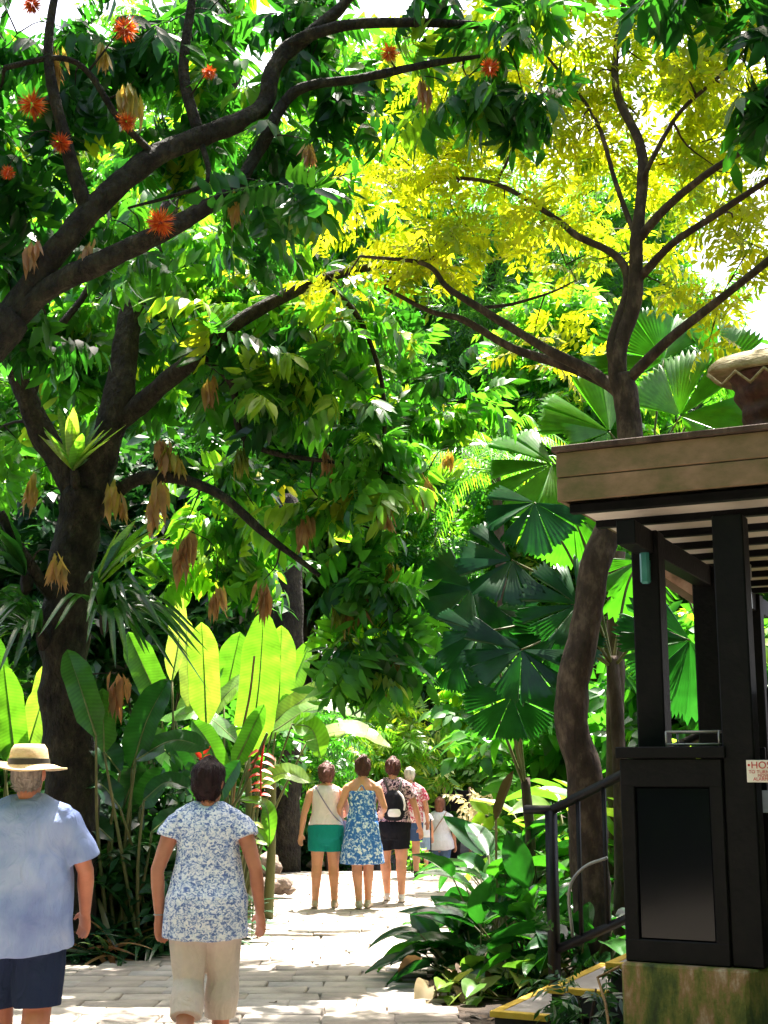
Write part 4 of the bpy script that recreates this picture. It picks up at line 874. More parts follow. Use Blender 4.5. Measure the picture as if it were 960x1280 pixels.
# ---------------------------------------------------------------- leafy rosettes; every large leaf an object, meshes shared
def paddle_geo(L, W, bend, seed, fold=.16):
    r = np.random.default_rng(seed); m = 9; V = []; T = []
    f = np.linspace(0, 1, m); w = W / 2 * np.sin(np.pi * np.clip(f * .97 + .03, 0, 1) ** .8) ** .75; w[-1] = .002
    for i in range(m):
        y = L * f[i] * (1 - .12 * bend * f[i]); z = -bend * L * f[i] ** 2 * .6
        for j, e in enumerate((-1, -.5, 0, .5, 1)):
            V.append((w[i] * e, y, z + fold * w[i] * (abs(e) ** 1.2) * 2 - .012 * (j == 2) + r.normal(0, .004) * abs(e)))
    for i in range(m - 1):
        for j in range(4): q = i * 5 + j; T += [(q, q + 1, q + 6), (q, q + 6, q + 5)]
    return np.array(V), np.array(T)
def leaf_meshes(geos, mat, tones):
    out = []
    for g in geos:
        for tn in tones:
            me = np_mesh('leaf', g[0], g[1], np.full(len(g[0]), tn), True); me.materials.append(mat); out.append(me)
    return out
def rosette(name, label, base, n, meshes, stem, el, scl, cat='plant', az=(0, 360), group=None, tip_n=.35, stems=True, spread=.06):
    root = empty(name, base, label, cat, group); S = Soup()
    for i in range(n):
        a = R(rng.uniform(*az)); e = R(rng.uniform(*el)); l = stem * rng.uniform(.45, 1.1); b = Vector(base) + Vector((rng.normal(0, spread), rng.normal(0, spread), 0))
        dv = Vector((math.cos(a) * math.cos(e), math.sin(a) * math.cos(e), math.sin(e))); tip = b + dv * l
        e2 = e - R(rng.uniform(15, 60)); d2 = Vector((math.cos(a) * math.cos(e2), math.sin(a) * math.cos(e2), math.sin(e2)))
        m = frames(np.array([d2]), np.array([[rng.normal(0, tip_n), rng.normal(0, tip_n) - .1, 1.]]))[0] * scl * rng.uniform(.75, 1.2)
        o = bpy.data.objects.new('leaf', meshes[rng.integers(0, len(meshes))]); m4 = np.eye(4); m4[:3, :3] = m; m4[:3, 3] = tip
        o.parent = root; o.matrix_parent_inverse = Matrix.Translation(-Vector(base)); o.matrix_basis = Matrix(m4.tolist()); link(o)
        if stems and l > .05:
            v, t = tube([tuple(b), tuple(b + dv * l * .5), tuple(tip)], [.009, .008, .006], 5); S.add(v, t)
    if stems: o = S.obj('stems', M['stem'], root); 
    if stems and o: o['kind'] = 'stuff'
    return root
PAD = leaf_meshes([paddle_geo(.46, .22, .5, 1), paddle_geo(.42, .19, .9, 2), paddle_geo(.48, .21, .25, 3)], M['paddle'], (.15, .5, .85))
PADB = leaf_meshes([paddle_geo(.5, .2, .5, 4), paddle_geo(.44, .2, .8, 5)], M['banana'], (.35, .6, .85))
def gp(px, d): x = P(px, 1000, d).x; return (x, d, zg(x, d))
rosette('paddle_plant', 'glossy dark paddle leaved plant spilling over the path edge', (.60, 10.5, 0), 50, PAD, .48, (12, 80), .95)
rosette('paddle_plant', 'tall paddle leaved plant behind the one spilling over the path', (.95, 11.4, 0), 44, PAD, .80, (35, 88), 1.0)
rosette('paddle_plant', 'dark paddle leaved plant against the handrail post', (1.15, 10.5, 0), 44, PAD, .70, (15, 85), .95)
rosette('paddle_plant', 'low dark paddle leaved plant in front of the golden tree trunk', (1.45, 9.95, 0), 36, PAD, .55, (15, 80), .9)
rosette('paddle_plant', 'paddle leaved plant with upright brown tipped shoot', (1.25, 12.6, 0), 36, PAD, .95, (40, 88), 1.0)
rosette('leafy_plant', 'bright leaved plant below the fan palms', (1.9, 13.2, 0), 46, PADB, 1.3, (30, 88), 1.15)
rosette('leafy_plant', 'bright leaved plant between golden trunk and kiosk post', (2.45, 12.4, 0), 46, PADB, 1.2, (25, 88), 1.1)
rosette('leafy_plant', 'large leaved plant seen through the kiosk posts', (3.3, 12.0, 0), 50, PADB, 1.5, (25, 88), 1.2)
rosette('leafy_plant', 'sunlit large leaved plant far behind the paddle plants', (3.0, 16.5, 0), 50, PADB, 1.3, (25, 88), 1.2)
rosette('leafy_plant', 'large leaved plant beside the far bend of the path', (3.4, 19.0, 0), 50, PADB, 1.5, (25, 88), 1.2)
# dry upright shoot
sh = empty('dry_shoot', (P(628, 1000, 11.6).x, 11.6, .9), 'upright dry brown rolled leaf above the paddle plants', 'dry leaf')
blade('leaf', [P(620, 1025, 11.6), P(630, 995, 11.6), P(642, 963, 11.6)], .09, (-.6, -1, 0), M['litter'], sh, tone=.85, rib=False, nseg=8, fold=.5); stalk([gp(618, 11.6), P(620, 1025, 11.6)], .012, .01, M['dry'], sh)
# heart leaved creeper at the foot of the plants
HRT = leaf_meshes([paddle_geo(.24, .20, .6, 7), paddle_geo(.22, .17, .3, 8)], M['pothos'], (.1, .35, .6, .95))
rosette('creeper', 'pale yellow green heart leaved creeper beside the handrail post', (.90, 9.85, 0), 24, HRT, .26, (10, 80), .9, spread=.12)
rosette('creeper', 'pale heart leaved creeper at the path edge under dark paddle leaves', (.50, 9.75, 0), 16, HRT, .16, (5, 75), .85, spread=.12)
DRY = leaf_meshes([paddle_geo(.24, .16, 1.2, 9)], M['litter'], (.4, .85))
rosette('dead_leaves', 'curled dead brown leaves hanging under the paddle plant', (.44, 9.9, .06), 8, DRY, .22, (10, 60), 1.0, 'dead leaf', stems=False)
# sword leaved plants left
def sword_geo(L, W, bend, seed):
    m = 8; V = []; T = []; f = np.linspace(0, 1, m); w = W / 2 * (1 - f ** 2.2) ** .8 * np.minimum(1, .55 + f * 2); w[-1] = .001
    for i in range(m):
        for e in (-1, 0, 1): V.append((w[i] * e, L * f[i] * (1 - .2 * bend * f[i]), -bend * L * f[i] ** 2 * .7 + .3 * w[i] * abs(e)))
    for i in range(m - 1):
        for j in range(2): q = i * 3 + j; T += [(q, q + 1, q + 4), (q, q + 4, q + 3)]
    return np.array(V), np.array(T)
SW = leaf_meshes([sword_geo(.62, .05, .5, 1), sword_geo(.52, .045, .9, 2), sword_geo(.7, .05, .3, 3)], M['sword'], (.1, .3, .55, .75, .95))
SWD = leaf_meshes([sword_geo(.62, .05, .5, 1), sword_geo(.52, .045, .9, 2)], M['sword'], (.05, .15, .3))
for i, (px, d, n, s, lb, mm) in enumerate([(138, 11.65, 60, 1.05, 'sword leaved plant with pale and rust leaves between the man and the woman', SW), (100, 11.8, 50, 1.05, 'sword leaved plant with dark leaves beside the straw hat man', SWD), (190, 11.9, 54, 1.1, 'dark sword leaved plant behind the woman in the printed top', SWD),
        (165, 12.3, 60, 1.5, 'tall dark sword leaved plant under the heliconia leaves', SWD), (235, 12.6, 60, 1.5, 'dark sword leaved plant in the bed behind the printed top', SWD), (60, 12.4, 50, 1.4, 'dark sword leaved plant at the foot of the forked trunk', SWD), (285, 14.4, 40, 1.1, 'dark sword leaved plant below the banana clump', SWD), (15, 12.0, 40, 1.1, 'dark sword leaved plant behind the straw hat man', SWD)]):
    rosette('sword_plant', lb, gp(px, d), n, mm, .10, (5, 88), s, 'plant', tip_n=.2, stems=False, spread=.1)
# small plant standing with a thin white stem
sp = empty('seedling', gp(318, 13.0), 'thin pale stemmed seedling with two leaves beside the woman in the printed top', 'plant')
stalk([gp(318, 13.0), P(319, 1060, 13), P(318, 1050, 13), P(308, 1035, 13)], .008, .006, M['midrib'], sp)
blade('leaf', [P(308, 1036, 13), P(320, 1030, 13), P(330, 1036, 13)], .06, (0, -.6, .9), M['pothos'], sp, tone=.8, rib=False, nseg=6); blade('leaf', [P(312, 1057, 13), P(322, 1053, 13), P(335, 1056, 13)], .07, (0, -.5, .9), M['pothos'], sp, tone=.3, rib=False, nseg=6)

# ---------------------------------------------------------------- shrubs of small leaves
def shrub(label, px, d, blobs, kind, mat, dens, leaves, scale, tone=(.5, .25), name='shrub', droop=.2, group=None):
    b = gp(px, d); t = Tree(name, b, label, group, 'bark_brown', 'shrub')
    for c, r_ in blobs:
        q = P(*c); t.limb([(b[0], b[1], b[2] - .03), (b[0] * .6 + q.x * .4, b[1] * .5 + q.y * .5, q.z * .5), tuple(q)], .016, .006, 5, 4)
    t.crown([(tuple(P(*c)), r_) for c, r_ in blobs], dens, [kind], mat, leaves, scale, .18, droop, tone, twigs=False); t.done()
    return t
shrub('bright yellow green feathery shrub behind the heads of the walking group', 465, 23.5, [((440, 945, 23.5), .8), ((490, 915, 23.8), .8), ((505, 965, 24), .7), ((450, 890, 24), .6), ((470, 1000, 23.6), .6)], 'tier', M['leaf_bright'], 14, 7, .9, (.8, .2))
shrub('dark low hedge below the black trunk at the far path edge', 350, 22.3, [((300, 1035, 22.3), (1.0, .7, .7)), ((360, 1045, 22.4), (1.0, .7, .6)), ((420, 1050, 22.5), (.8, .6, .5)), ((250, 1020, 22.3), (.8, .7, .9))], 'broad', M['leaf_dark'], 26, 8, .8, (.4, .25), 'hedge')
shrub('dark green fine leaved thicket at the end of the path', 530, 28.5, [((500, 960, 28.5), 1.2), ((545, 930, 28.8), 1.3), ((580, 960, 28.6), 1.2), ((530, 1000, 28), 1.0), ((600, 900, 29), 1.3), ((560, 880, 29), 1.3), ((620, 960, 28.2), 1.2), ((480, 1010, 28), 1.0)], 'fine', M['leaf_bamboo'], 12, 8, 1.0, (.35, .2), 'thicket')
shrub('bright leafy shrub behind the black board', 600, 25.2, [((590, 965, 25.5), .6), ((620, 985, 25), .7), ((640, 950, 25.2), .8), ((600, 930, 25.6), .7)], 'broad', M['leaf_bright'], 16, 8, .8, (.7, .22))
shrub('cream leaved shrub standing beside the black board', 600, 20.5, [((600, 1003, 20.5), (.26, .26, .30))], 'broad', M['leaf_cream'], 90, 7, .5, (.7, .2))
shrub('bright leafy bush under the fan palms at the far right of the path', 650, 17.5, [((600, 890, 17.8), .5), ((630, 870, 18), .6), ((585, 865, 18.2), .4), ((650, 930, 17.5), .55)], 'big', M['leaf_mid'], 16, 6, .6, (.6, .25))
shrub('tall leafy bush behind the handrail', 700, 15.5, [((680, 920, 15.5), .7), ((720, 960, 15.2), .6), ((668, 935, 15.6), .5), ((750, 900, 15.8), .7), ((680, 1020, 15), .6)], 'big', M['leaf_mid'], 12, 6, .75, (.55, .25))
shrub('leafy bush filling the view under the kiosk roof', 860, 14.5, [((840, 880, 14.5), .7), ((900, 880, 14.5), .7), ((870, 820, 14.8), .7), ((950, 850, 14.5), .8), ((800, 930, 14.4), .6)], 'big', M['leaf_mid'], 12, 6, .75, (.5, .25))
shrub('green bush left of the black trunk', 250, 19.5, [((230, 960, 19.5), .9), ((180, 920, 19.6), 1.0), ((280, 920, 20), .9), ((130, 900, 19.5), 1.0), ((200, 840, 20), 1.0), ((90, 860, 19.8), 1.0), ((40, 900, 19.5), 1.0)], 'broad', M['leaf_mid'], 12, 8, .95, (.5, .25))
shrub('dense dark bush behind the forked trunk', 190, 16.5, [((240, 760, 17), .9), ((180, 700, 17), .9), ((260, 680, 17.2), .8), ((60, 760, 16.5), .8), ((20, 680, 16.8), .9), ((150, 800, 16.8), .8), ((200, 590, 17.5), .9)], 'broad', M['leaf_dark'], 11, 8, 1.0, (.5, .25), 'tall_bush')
shrub('leafy bush at the far left beyond the path edge', -260, 13.5, [((-200, 960, 13.5), .9), ((-300, 900, 13.8), 1.0), ((-420, 980, 13.2), 1.0), ((-120, 1040, 13.8), .7)], 'broad', M['leaf_mid'], 14, 8, .95, (.45, .25))
shrub('tall bush closing the garden at the far left', -330, 18.5, [((-160, 900, 18.5), 1.4), ((-330, 860, 18.8), 1.6), ((-480, 900, 18), 1.5), ((-240, 760, 19), 1.4), ((-60, 960, 18.5), 1.1), ((-400, 760, 19), 1.4)], 'broad', M['leaf_mid'], 5, 8, 1.2, (.45, .25), 'tall_bush')
shrub('green fern like bush beside the shaded trunk', 410, 21.5, [((405, 960, 21.8), .6), ((420, 1000, 21.8), .5), ((390, 900, 22), .6)], 'tier', M['leaf_mid'], 14, 6, .7, (.5, .25))
shrub('tiered dark tree with bright tips over the far bend', 540, 27.5, [((520, 690, 27.3), (1.1, 1.0, .4)), ((500, 760, 27.3), (1.1, 1.0, .4)), ((530, 640, 27.6), (.9, .9, .35)), ((510, 830, 27.5), (1.1, 1.0, .45)), ((545, 590, 26), (.9, .9, .35)), ((560, 720, 26), (.8, .8, .6)), ((560, 800, 26), (.8, .8, .7))], 'tier', M['leaf_mid'], 16, 6, .95, (.6, .28), 'tiered_tree', .35)
shrub('small fern by the dark stair side', 725, 7.75, [((722, 1246, 7.7), (.10, .12, .06)), ((745, 1236, 7.7), (.09, .12, .07)), ((720, 1276, 7.6), (.14, .12, .07))], 'gold', M['leaf_dark'], 420, 6, .7, (.5, .25), 'fern_tuft')
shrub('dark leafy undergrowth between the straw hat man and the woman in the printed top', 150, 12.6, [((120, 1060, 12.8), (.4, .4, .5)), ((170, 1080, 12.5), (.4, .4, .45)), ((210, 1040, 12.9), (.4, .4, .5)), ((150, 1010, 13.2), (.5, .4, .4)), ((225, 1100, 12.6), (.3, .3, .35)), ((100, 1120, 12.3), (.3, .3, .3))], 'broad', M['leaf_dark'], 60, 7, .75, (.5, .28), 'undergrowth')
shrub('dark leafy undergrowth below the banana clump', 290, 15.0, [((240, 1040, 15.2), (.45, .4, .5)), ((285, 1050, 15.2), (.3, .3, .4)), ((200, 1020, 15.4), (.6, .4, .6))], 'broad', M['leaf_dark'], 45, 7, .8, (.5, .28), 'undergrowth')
shrub('small leafy tuft at the path edge before the black hedge', 515, 20.9, [((512, 1072, 20.9), (.2, .2, .12))], 'broad', M['leaf_bright'], 160, 6, .4, (.7, .2), 'tuft')
# dark trunk under the trees
for (px, d, r_, lb, top) in [(352, 21.0, .30, 'black shaded trunk behind the hedge and the banana leaves', 620), (765, 12.6, .10, 'reddish trunk standing behind the crooked golden trunk', 690), (215, 24, .2, 'slim trunk far behind the forked tree', 500), (130, 27, .22, 'slim trunk at the far left behind the ferns', 420)]:
    b = gp(px, d); t = Tree('tree_trunk', b, lb, None, 'bark_dark' if d > 20 else 'bark_brown', 'tree'); q = P(px + 6, top, d)
    t.limb([(b[0], b[1], b[2] - .05), (b[0] + .05, b[1], q.z * .5), tuple(q)], r_, r_ * .75, 12, 8, .14)
    if d > 23: t.crown([(tuple(q + Vector((rng.normal(0, .6), rng.normal(0, .5), rng.uniform(-.2, 1.2)))), 1.1) for _ in range(4)], 6, ['droop_lo'], M['leaf_mid'], 7, 1.1, .25, .4, (.45, .25), twigs=False)
    t.done()

# ---------------------------------------------------------------- rocks, black board, bed edge, litter
def rock(label, px, py, d, r_, seed, sq=.8):
    c = P(px, py, d); c.z = max(c.z, zg(c.x, c.y) + r_ * sq * .55); bm = bmesh.new(); bmesh.ops.create_icosphere(bm, subdivisions=3, radius=1)
    for v in bm.verts:
        n_ = v.co.normalized(); k = 1 + .30 * noise.noise(n_ * 1.4 + Vector((seed * 7.1, 0, 0))) + .15 * noise.noise(n_ * 3.7 + Vector((0, seed, 0))) + .05 * noise.noise(n_ * 9)
        v.co = Vector((n_.x * r_ * k * 1.15, n_.y * r_ * k, n_.z * r_ * k * sq)) + c
    o = bm_obj('rock', bm, M['rock'], None, True); tag(o, label, 'rock', None)
rock('large pale upright rock at the path edge beside the printed top woman', 334, 1084, 16.9, .15, 1, 1.15); rock('flat brown rock under the pale upright rock', 330, 1108, 16.7, .19, 2, .6); rock('brown knobbly rock at the path side of the rock pile', 350, 1105, 16.75, .13, 3, .85); rock('small rock at the tip of the rock pile', 361, 1113, 16.7, .07, 4, .7); rock('half hidden rock behind the rock pile', 318, 1100, 17.0, .16, 5, .9)
rock('brown stone lying at the far edge before the dark hedge', 452, 1078, 21.6, .14, 6, .6); rock('small brown stone beside the dark hedge', 395, 1080, 21.6, .12, 7, .6)
bd = empty('black_board', (P(572, 1000, 24).x, 24, zg(1, 24)), 'black board on posts beside the far woman in white', 'board')
a, b = P(557, 988, 24), P(586, 1014, 24); bm_obj('panel', prism_bm([(a.x, 24), (b.x, 24), (b.x, 24.05), (a.x, 24.05)], b.z, a.z, .005), M['black_wood'], bd)
for px in (555, 587): q = P(px, 984, 24.02); v, t = tube([(q.x, 24.02, zg(q.x, 24) - .02), (q.x, 24.02, q.z)], .025, 6); np_obj('post', v, t, M['log'], bd)
# leaf litter on the beds and a few leaves on the paving
n = 5200; xy = np.c_[rng.uniform(-7, 5, n), rng.uniform(6, 24, n)]; ins = np.array([inside(*q) for q in xy])
dp = np.array([min(np.min(np.hypot(*(PA - q).T)), 9) for q in xy]); keepm = (~ins) | (ins & (rng.uniform(0, 1, n) < .05)); xy = xy[keepm]; ins = ins[keepm]; n = len(xy)
pos = np.c_[xy, [zg(*q) + (.034 if i else .008) for q, i in zip(xy, ins)]]
axd = np.c_[rng.normal(size=(n, 2)), rng.normal(0, .12, n)]; S = Soup(); S.add_many(leaflet(.13, .055, .25, .15, True), pos, frames(axd, np.c_[rng.normal(0, .25, (n, 2)), np.ones(n)]), rng.uniform(.5, 1.3, n), np.clip(rng.normal(.5, .25, n), 0, 1))
tag(S.obj('leaf_litter', M['litter']), 'fallen brown leaves scattered over the beds and path edges', 'leaf litter', kind='stuff')
# ---------------------------------------------------------------- people
def loft(pts, rads, n=16, ax=(1, 0, 0), cap=1.0):
    """closed elliptical loft; rads (rx, ry) or r"""
    p = np.array([tuple(q) for q in pts], float); m = len(p); rr = np.array([(r_, r_) if np.ndim(r_) == 0 else tuple(r_) for r_ in rads])
    t = norm(np.gradient(p, axis=0)); V = []
    c0, c1 = (cap, cap) if np.ndim(cap) == 0 else cap; first = p[0] - t[0] * rr[0].min() * .5 * c0; last = p[-1] + t[-1] * rr[-1].min() * .5 * c1
    P2 = np.vstack([[p[0] - t[0] * rr[0].min() * .35 * c0], p, [p[-1] + t[-1] * rr[-1].min() * .35 * c1]]); R2 = np.vstack([[rr[0] * (.7 if c0 > .5 else .97)], rr, [rr[-1] * (.7 if c1 > .5 else .97)]]); t2 = np.vstack([[t[0]], t, [t[-1]]])
    ang = np.linspace(0, 2 * math.pi, n, endpoint=False)
    for i in range(m + 2):
        a = np.array(ax, float); a = a - t2[i] * a.dot(t2[i])
        if np.linalg.norm(a) < .2: a = np.array([0, 1., 0]) - t2[i] * t2[i][1]
        a /= np.linalg.norm(a); b = np.cross(t2[i], a)
        V.append(P2[i] + (np.cos(ang) * R2[i, 0])[:, None] * a + (np.sin(ang) * R2[i, 1])[:, None] * b)
    V = np.vstack(V + [[first], [last]]); m2 = m + 2
    i = np.arange(m2 - 1)[:, None] * n; j = np.arange(n)[None]; k = (j + 1) % n
    q = np.stack([i + j, i + k, i + n + k, i + n + j], -1).reshape(-1, 4)
    T = np.vstack([q[:, [0, 1, 2]], q[:, [0, 2, 3]], np.stack([np.full(n, m2 * n), k[0], j[0]], -1), np.stack([np.full(n, m2 * n + 1), (m2 - 1) * n + j[0], (m2 - 1) * n + k[0]], -1)])
    return V, T
def ell(c, r_, n=14):
    zs = np.sin(np.linspace(-1.35, 1.35, 9)); return loft([(c[0], c[1], c[2] + r_[2] * z) for z in zs], [(r_[0] * math.sqrt(1 - z * z), r_[1] * math.sqrt(1 - z * z)) for z in zs], n)
def fuse(name, parts, voxel, mat, parent, xf, smooth=6, fold=0.0, fs=9.0, tz=None):
    """voxel-union of overlapping lofts into one continuous skin"""
    V, T = combine(parts); me = np_mesh(name, V, T); o = bpy.data.objects.new(name, me); link(o)
    md = o.modifiers.new('r', 'REMESH'); md.mode = 'VOXEL'; md.voxel_size = voxel
    ms = o.modifiers.new('s', 'SMOOTH'); ms.factor = .5; ms.iterations = smooth
    dg = bpy.context.evaluated_depsgraph_get(); m2 = bpy.data.meshes.new_from_object(o.evaluated_get(dg)); bpy.data.objects.remove(o); bpy.data.meshes.remove(me)
    nv = len(m2.vertices); co = np.empty(nv * 3, np.float32); m2.vertices.foreach_get('co', co); co = co.reshape(-1, 3)
    if fold:
        no = np.empty(nv * 3, np.float32); m2.vertices.foreach_get('normal', no); no = no.reshape(-1, 3)
        dsp = np.array([noise.noise(Vector((c[0] * fs, c[1] * fs, c[2] * fs * .55))) + .5 * noise.noise(Vector((c[0] * fs * 2.3 + 5, c[1] * fs * 2.3, c[2] * fs * 1.1 + c[0] * 6))) for c in co]) * fold
        co = co + no * dsp[:, None]
    m4 = np.array(xf); co = co @ m4[:3, :3].T + m4[:3, 3]
    m2.vertices.foreach_set('co', np.ascontiguousarray(co, np.float32).ravel()); m2.polygons.foreach_set('use_smooth', [True] * len(m2.polygons)); m2.materials.clear(); m2.materials.append(mat); m2.name = name; m2.update()
    return par(link(bpy.data.objects.new(name, m2)), parent)
def skin(name, c):
    m = noisy(name, [tuple(k * .82 for k in c), c, tuple(min(1, k * 1.12) for k in c)], 9, 5, .5, .12, 60, spec=.4, bdist=.003)
    b = [n for n in m.node_tree.nodes if n.type == 'BSDF_PRINCIPLED'][0]; b.inputs['Subsurface Weight'].default_value = .12; b.inputs['Subsurface Radius'].default_value = (.02, .008, .004); return m
def cloth(name, c, var=.10, scale=30):
    m = noisy(name, [tuple(k * (1 - var) for k in c), c], scale, 4, .9, 0, spec=.15); t = m.node_tree
    wrinkle(t, [n for n in t.nodes if n.type == 'TEX_COORD'][0], [n for n in t.nodes if n.type == 'BSDF_PRINCIPLED'][0]); return m
def wrinkle(t, tc, b, k=.55):
    m2 = N(t, 'ShaderNodeMapping'); m2.inputs['Scale'].default_value = (1, 1, .55); t.links.new(tc.outputs['Object'], m2.inputs[0])
    n2 = N(t, 'ShaderNodeTexNoise'); n2.inputs['Scale'].default_value = 11; n2.inputs['Detail'].default_value = 3; n2.inputs['Distortion'].default_value = 1.6; t.links.new(m2.outputs[0], n2.inputs['Vector'])
    bp = N(t, 'ShaderNodeBump'); bp.inputs['Strength'].default_value = k; bp.inputs['Distance'].default_value = .035; t.links.new(n2.outputs[0], bp.inputs['Height']); t.links.new(bp.outputs[0], b.inputs['Normal'])
def printed(name, cols, scale, dist=.6, det=3, stretch=(1, 1, 1), lo=.36, hi=.64):
    m, t, b, out = mat_base(name); tc = N(t, 'ShaderNodeTexCoord'); mp = N(t, 'ShaderNodeMapping'); mp.inputs['Scale'].default_value = stretch; t.links.new(tc.outputs['Object'], mp.inputs[0])
    nz = N(t, 'ShaderNodeTexNoise'); nz.inputs['Scale'].default_value = scale; nz.inputs['Detail'].default_value = det; nz.inputs['Distortion'].default_value = dist; t.links.new(mp.outputs[0], nz.inputs['Vector'])
    k = len(cols); r = ramp(t, [(lo + (hi - lo) * i / (k - 1), c) for i, c in enumerate(cols)]); t.links.new(nz.outputs[0], r.inputs[0]); t.links.new(r.outputs[0], b.inputs['Base Color'])
    b.inputs['Roughness'].default_value = .9; b.inputs['Specular IOR Level'].default_value = .15; wrinkle(t, tc, b); return m
SK = {'tan': skin('skin_tan', (.44, .175, .10)), 'fair': skin('skin_fair', (.58, .27, .16)), 'red': skin('skin_red', (.44, .165, .10))}
def hairmat(name, c): return noisy(name, [tuple(k * .5 for k in c), c, tuple(min(1, k * 1.5) for k in c)], 40, 4, .6, .8, 120, spec=.2, stretch=(1, 1, .25), bdist=.006)
def strands(o, n, ln, w, mat):
    me = o.data; k = len(me.vertices); co = np.empty(k * 3, np.float32); me.vertices.foreach_get('co', co); co = co.reshape(-1, 3); no = np.empty(k * 3, np.float32); me.vertices.foreach_get('normal', no); no = no.reshape(-1, 3)
    i = rng.integers(0, k, n); nn = no[i]; dn = np.array([[0, -.15, -1.]]) + rng.normal(0, .45, (n, 3)); dn = dn - nn * np.sum(dn * nn, 1, keepdims=True); ax = norm(dn) + nn * rng.uniform(.05, .35, (n, 1))
    S_ = Soup(); S_.add_many(leaflet(1, w / ln, .2, .25, False), co[i] - nn * .003, frames(ax, nn + rng.normal(0, .2, (n, 3))), ln * rng.uniform(.5, 1.2, n), np.full(n, .5))
    q = S_.obj('hair_strands', mat, None); q.parent = o; q['kind'] = 'stuff'
class Person:
    def __init__(s, label, px, d, H, yaw, w=1.0, voxel=.010, skin_='tan', female=True, hipw=1.0, waist=1.0, belly=0.0, pose=None, x=None, head_yaw=0, headk=1.0):
        x = P(px, 958, d).x if x is None else x; base = (x, d, zg(x, d) + .03); s.root = empty('person', base, label, 'person')
        s.k = H / 1.70; s.vx = voxel; s.w = w; s.skin = SK[skin_]; s.f = female; s.hipw = hipw; s.waist = waist; s.belly = belly; s.hy = R(head_yaw); s.hk = headk
        s.xf = Matrix.Translation(base) @ Matrix.Rotation(R(yaw), 4, 'Z') @ Matrix.Scale(s.k, 4)
        J = dict(hipL=(-.088, 0, .88), hipR=(.088, 0, .88), kneeL=(-.095, .02, .48), kneeR=(.095, .02, .48), ankL=(-.10, -.01, .085), ankR=(.10, -.01, .085),
                 shL=(-.166 * w, 0, 1.360), shR=(.166 * w, 0, 1.360), elL=(-.235 * w, -.03, 1.10), elR=(.235 * w, -.03, 1.10), wrL=(-.25 * w, .04, .86), wrR=(.25 * w, .04, .86), head=(0, .02, 1.575))
        J.update(pose or {}); s.J = {k: Vector(v) for k, v in J.items()}
    def prof(s, z):
        zs = [.76, .84, .92, 1.0, 1.08, 1.18, 1.28, 1.36, 1.41, 1.45]
        if s.f: rx = [.135, .168, .175, .155, .132, .135, .148, .152, .13, .062]; ry = [.10, .122, .122, .105, .092, .098, .108, .098, .075, .055]
        else: rx = [.135, .160, .165, .160, .155, .160, .172, .172, .14, .064]; ry = [.10, .118, .118, .110, .108, .112, .118, .104, .080, .058]
        a = np.interp(z, zs, rx) * s.w; b = np.interp(z, zs, ry) * (1 + (s.w - 1) * .8)
        g = math.exp(-((z - .90) / .10) ** 2); wv = math.exp(-((z - 1.08) / .09) ** 2); b += s.belly * math.exp(-((z - 1.05) / .13) ** 2)
        return a * (1 + (s.hipw - 1) * g + (s.waist - 1) * wv), b * (1 + (s.hipw - 1) * .8 * g + (s.waist - 1) * .5 * wv)
    def torso(s, z0, z1, inf=0.0, flare=0.0, n=11):
        zs = np.linspace(z0, z1, n); out = []
        for i, z in enumerate(zs):
            a, b = s.prof(max(z, .905) if inf > .0155 else z); f = flare * (1 - i / (n - 1)) ** 1.5; yo = -.018 * math.exp(-((z - .88) / .08) ** 2) + .01 * (z > 1.2) + s.belly * .5 * math.exp(-((z - 1.05) / .13) ** 2); out.append(((0, yo, z), (a + inf + f, b + inf + f)))
        return loft([q[0] for q in out], [q[1] for q in out], 22, cap=(.05 if inf else 1, 1))
    def leg(s, L, z_to=0.085, inf=0.0, flare=0.0):
        h, kn, an = s.J['hip' + L], s.J['knee' + L], s.J['ank' + L]; w = .3 + .75 * s.w
        pts = [h + Vector((0, 0, .03)), h.lerp(kn, .28), h.lerp(kn, .6), kn, kn.lerp(an, .28) + Vector((0, -.012, 0)), kn.lerp(an, .6), an]; r_ = [.090, .086, .071, .056, .057, .044, .036]
        o = [(p, (q * w + inf)) for p, q in zip(pts, r_)]
        if z_to > .1:   # cut at height z_to along the leg
            p2 = []
            for i, (p, q) in enumerate(o):
                if p.z >= z_to: p2.append((p, q))
                else:
                    a, qa = o[i - 1]; f = (a.z - z_to) / (a.z - p.z + 1e-6); p2.append((a.lerp(p, f), qa + (q - qa) * f)); break
            o = p2; o[-1] = (o[-1][0], o[-1][1] + flare); 
            if len(o) > 2: o[-2] = (o[-2][0], o[-2][1] + flare * .6)
        return loft([p for p, q in o], [q for p, q in o], 14, cap=(1, .08 if z_to > .1 else 1))
    def arm(s, L, f_to=None, inf=0.0, flare=0.0):
        a, e, w = s.J['sh' + L], s.J['el' + L], s.J['wr' + L]; k = .5 + .5 * s.w
        if f_to is not None:
            en = a.lerp(e, f_to); inn = Vector((-.045 if L == 'R' else .045, 0, .004)); a = a + Vector((0, 0, -.004))
            return loft([a + inn * .25, a.lerp(en, .35) + inn * .1, a.lerp(en, .7), en], [(.049 * k + inf * .6), (.050 * k + inf * .85), (.049 * k + inf + flare * .6), (.046 * k + inf + flare)], 16, cap=(1.4, .08))
        inn = Vector((-.012 if L == 'R' else .012, 0, 0))
        return loft([a + inn, a.lerp(e, .15), a.lerp(e, .4), e, e.lerp(w, .3), w], [.050 * k, .052 * k, .046 * k, .037 * k, .038 * k, .025 * k], 12)
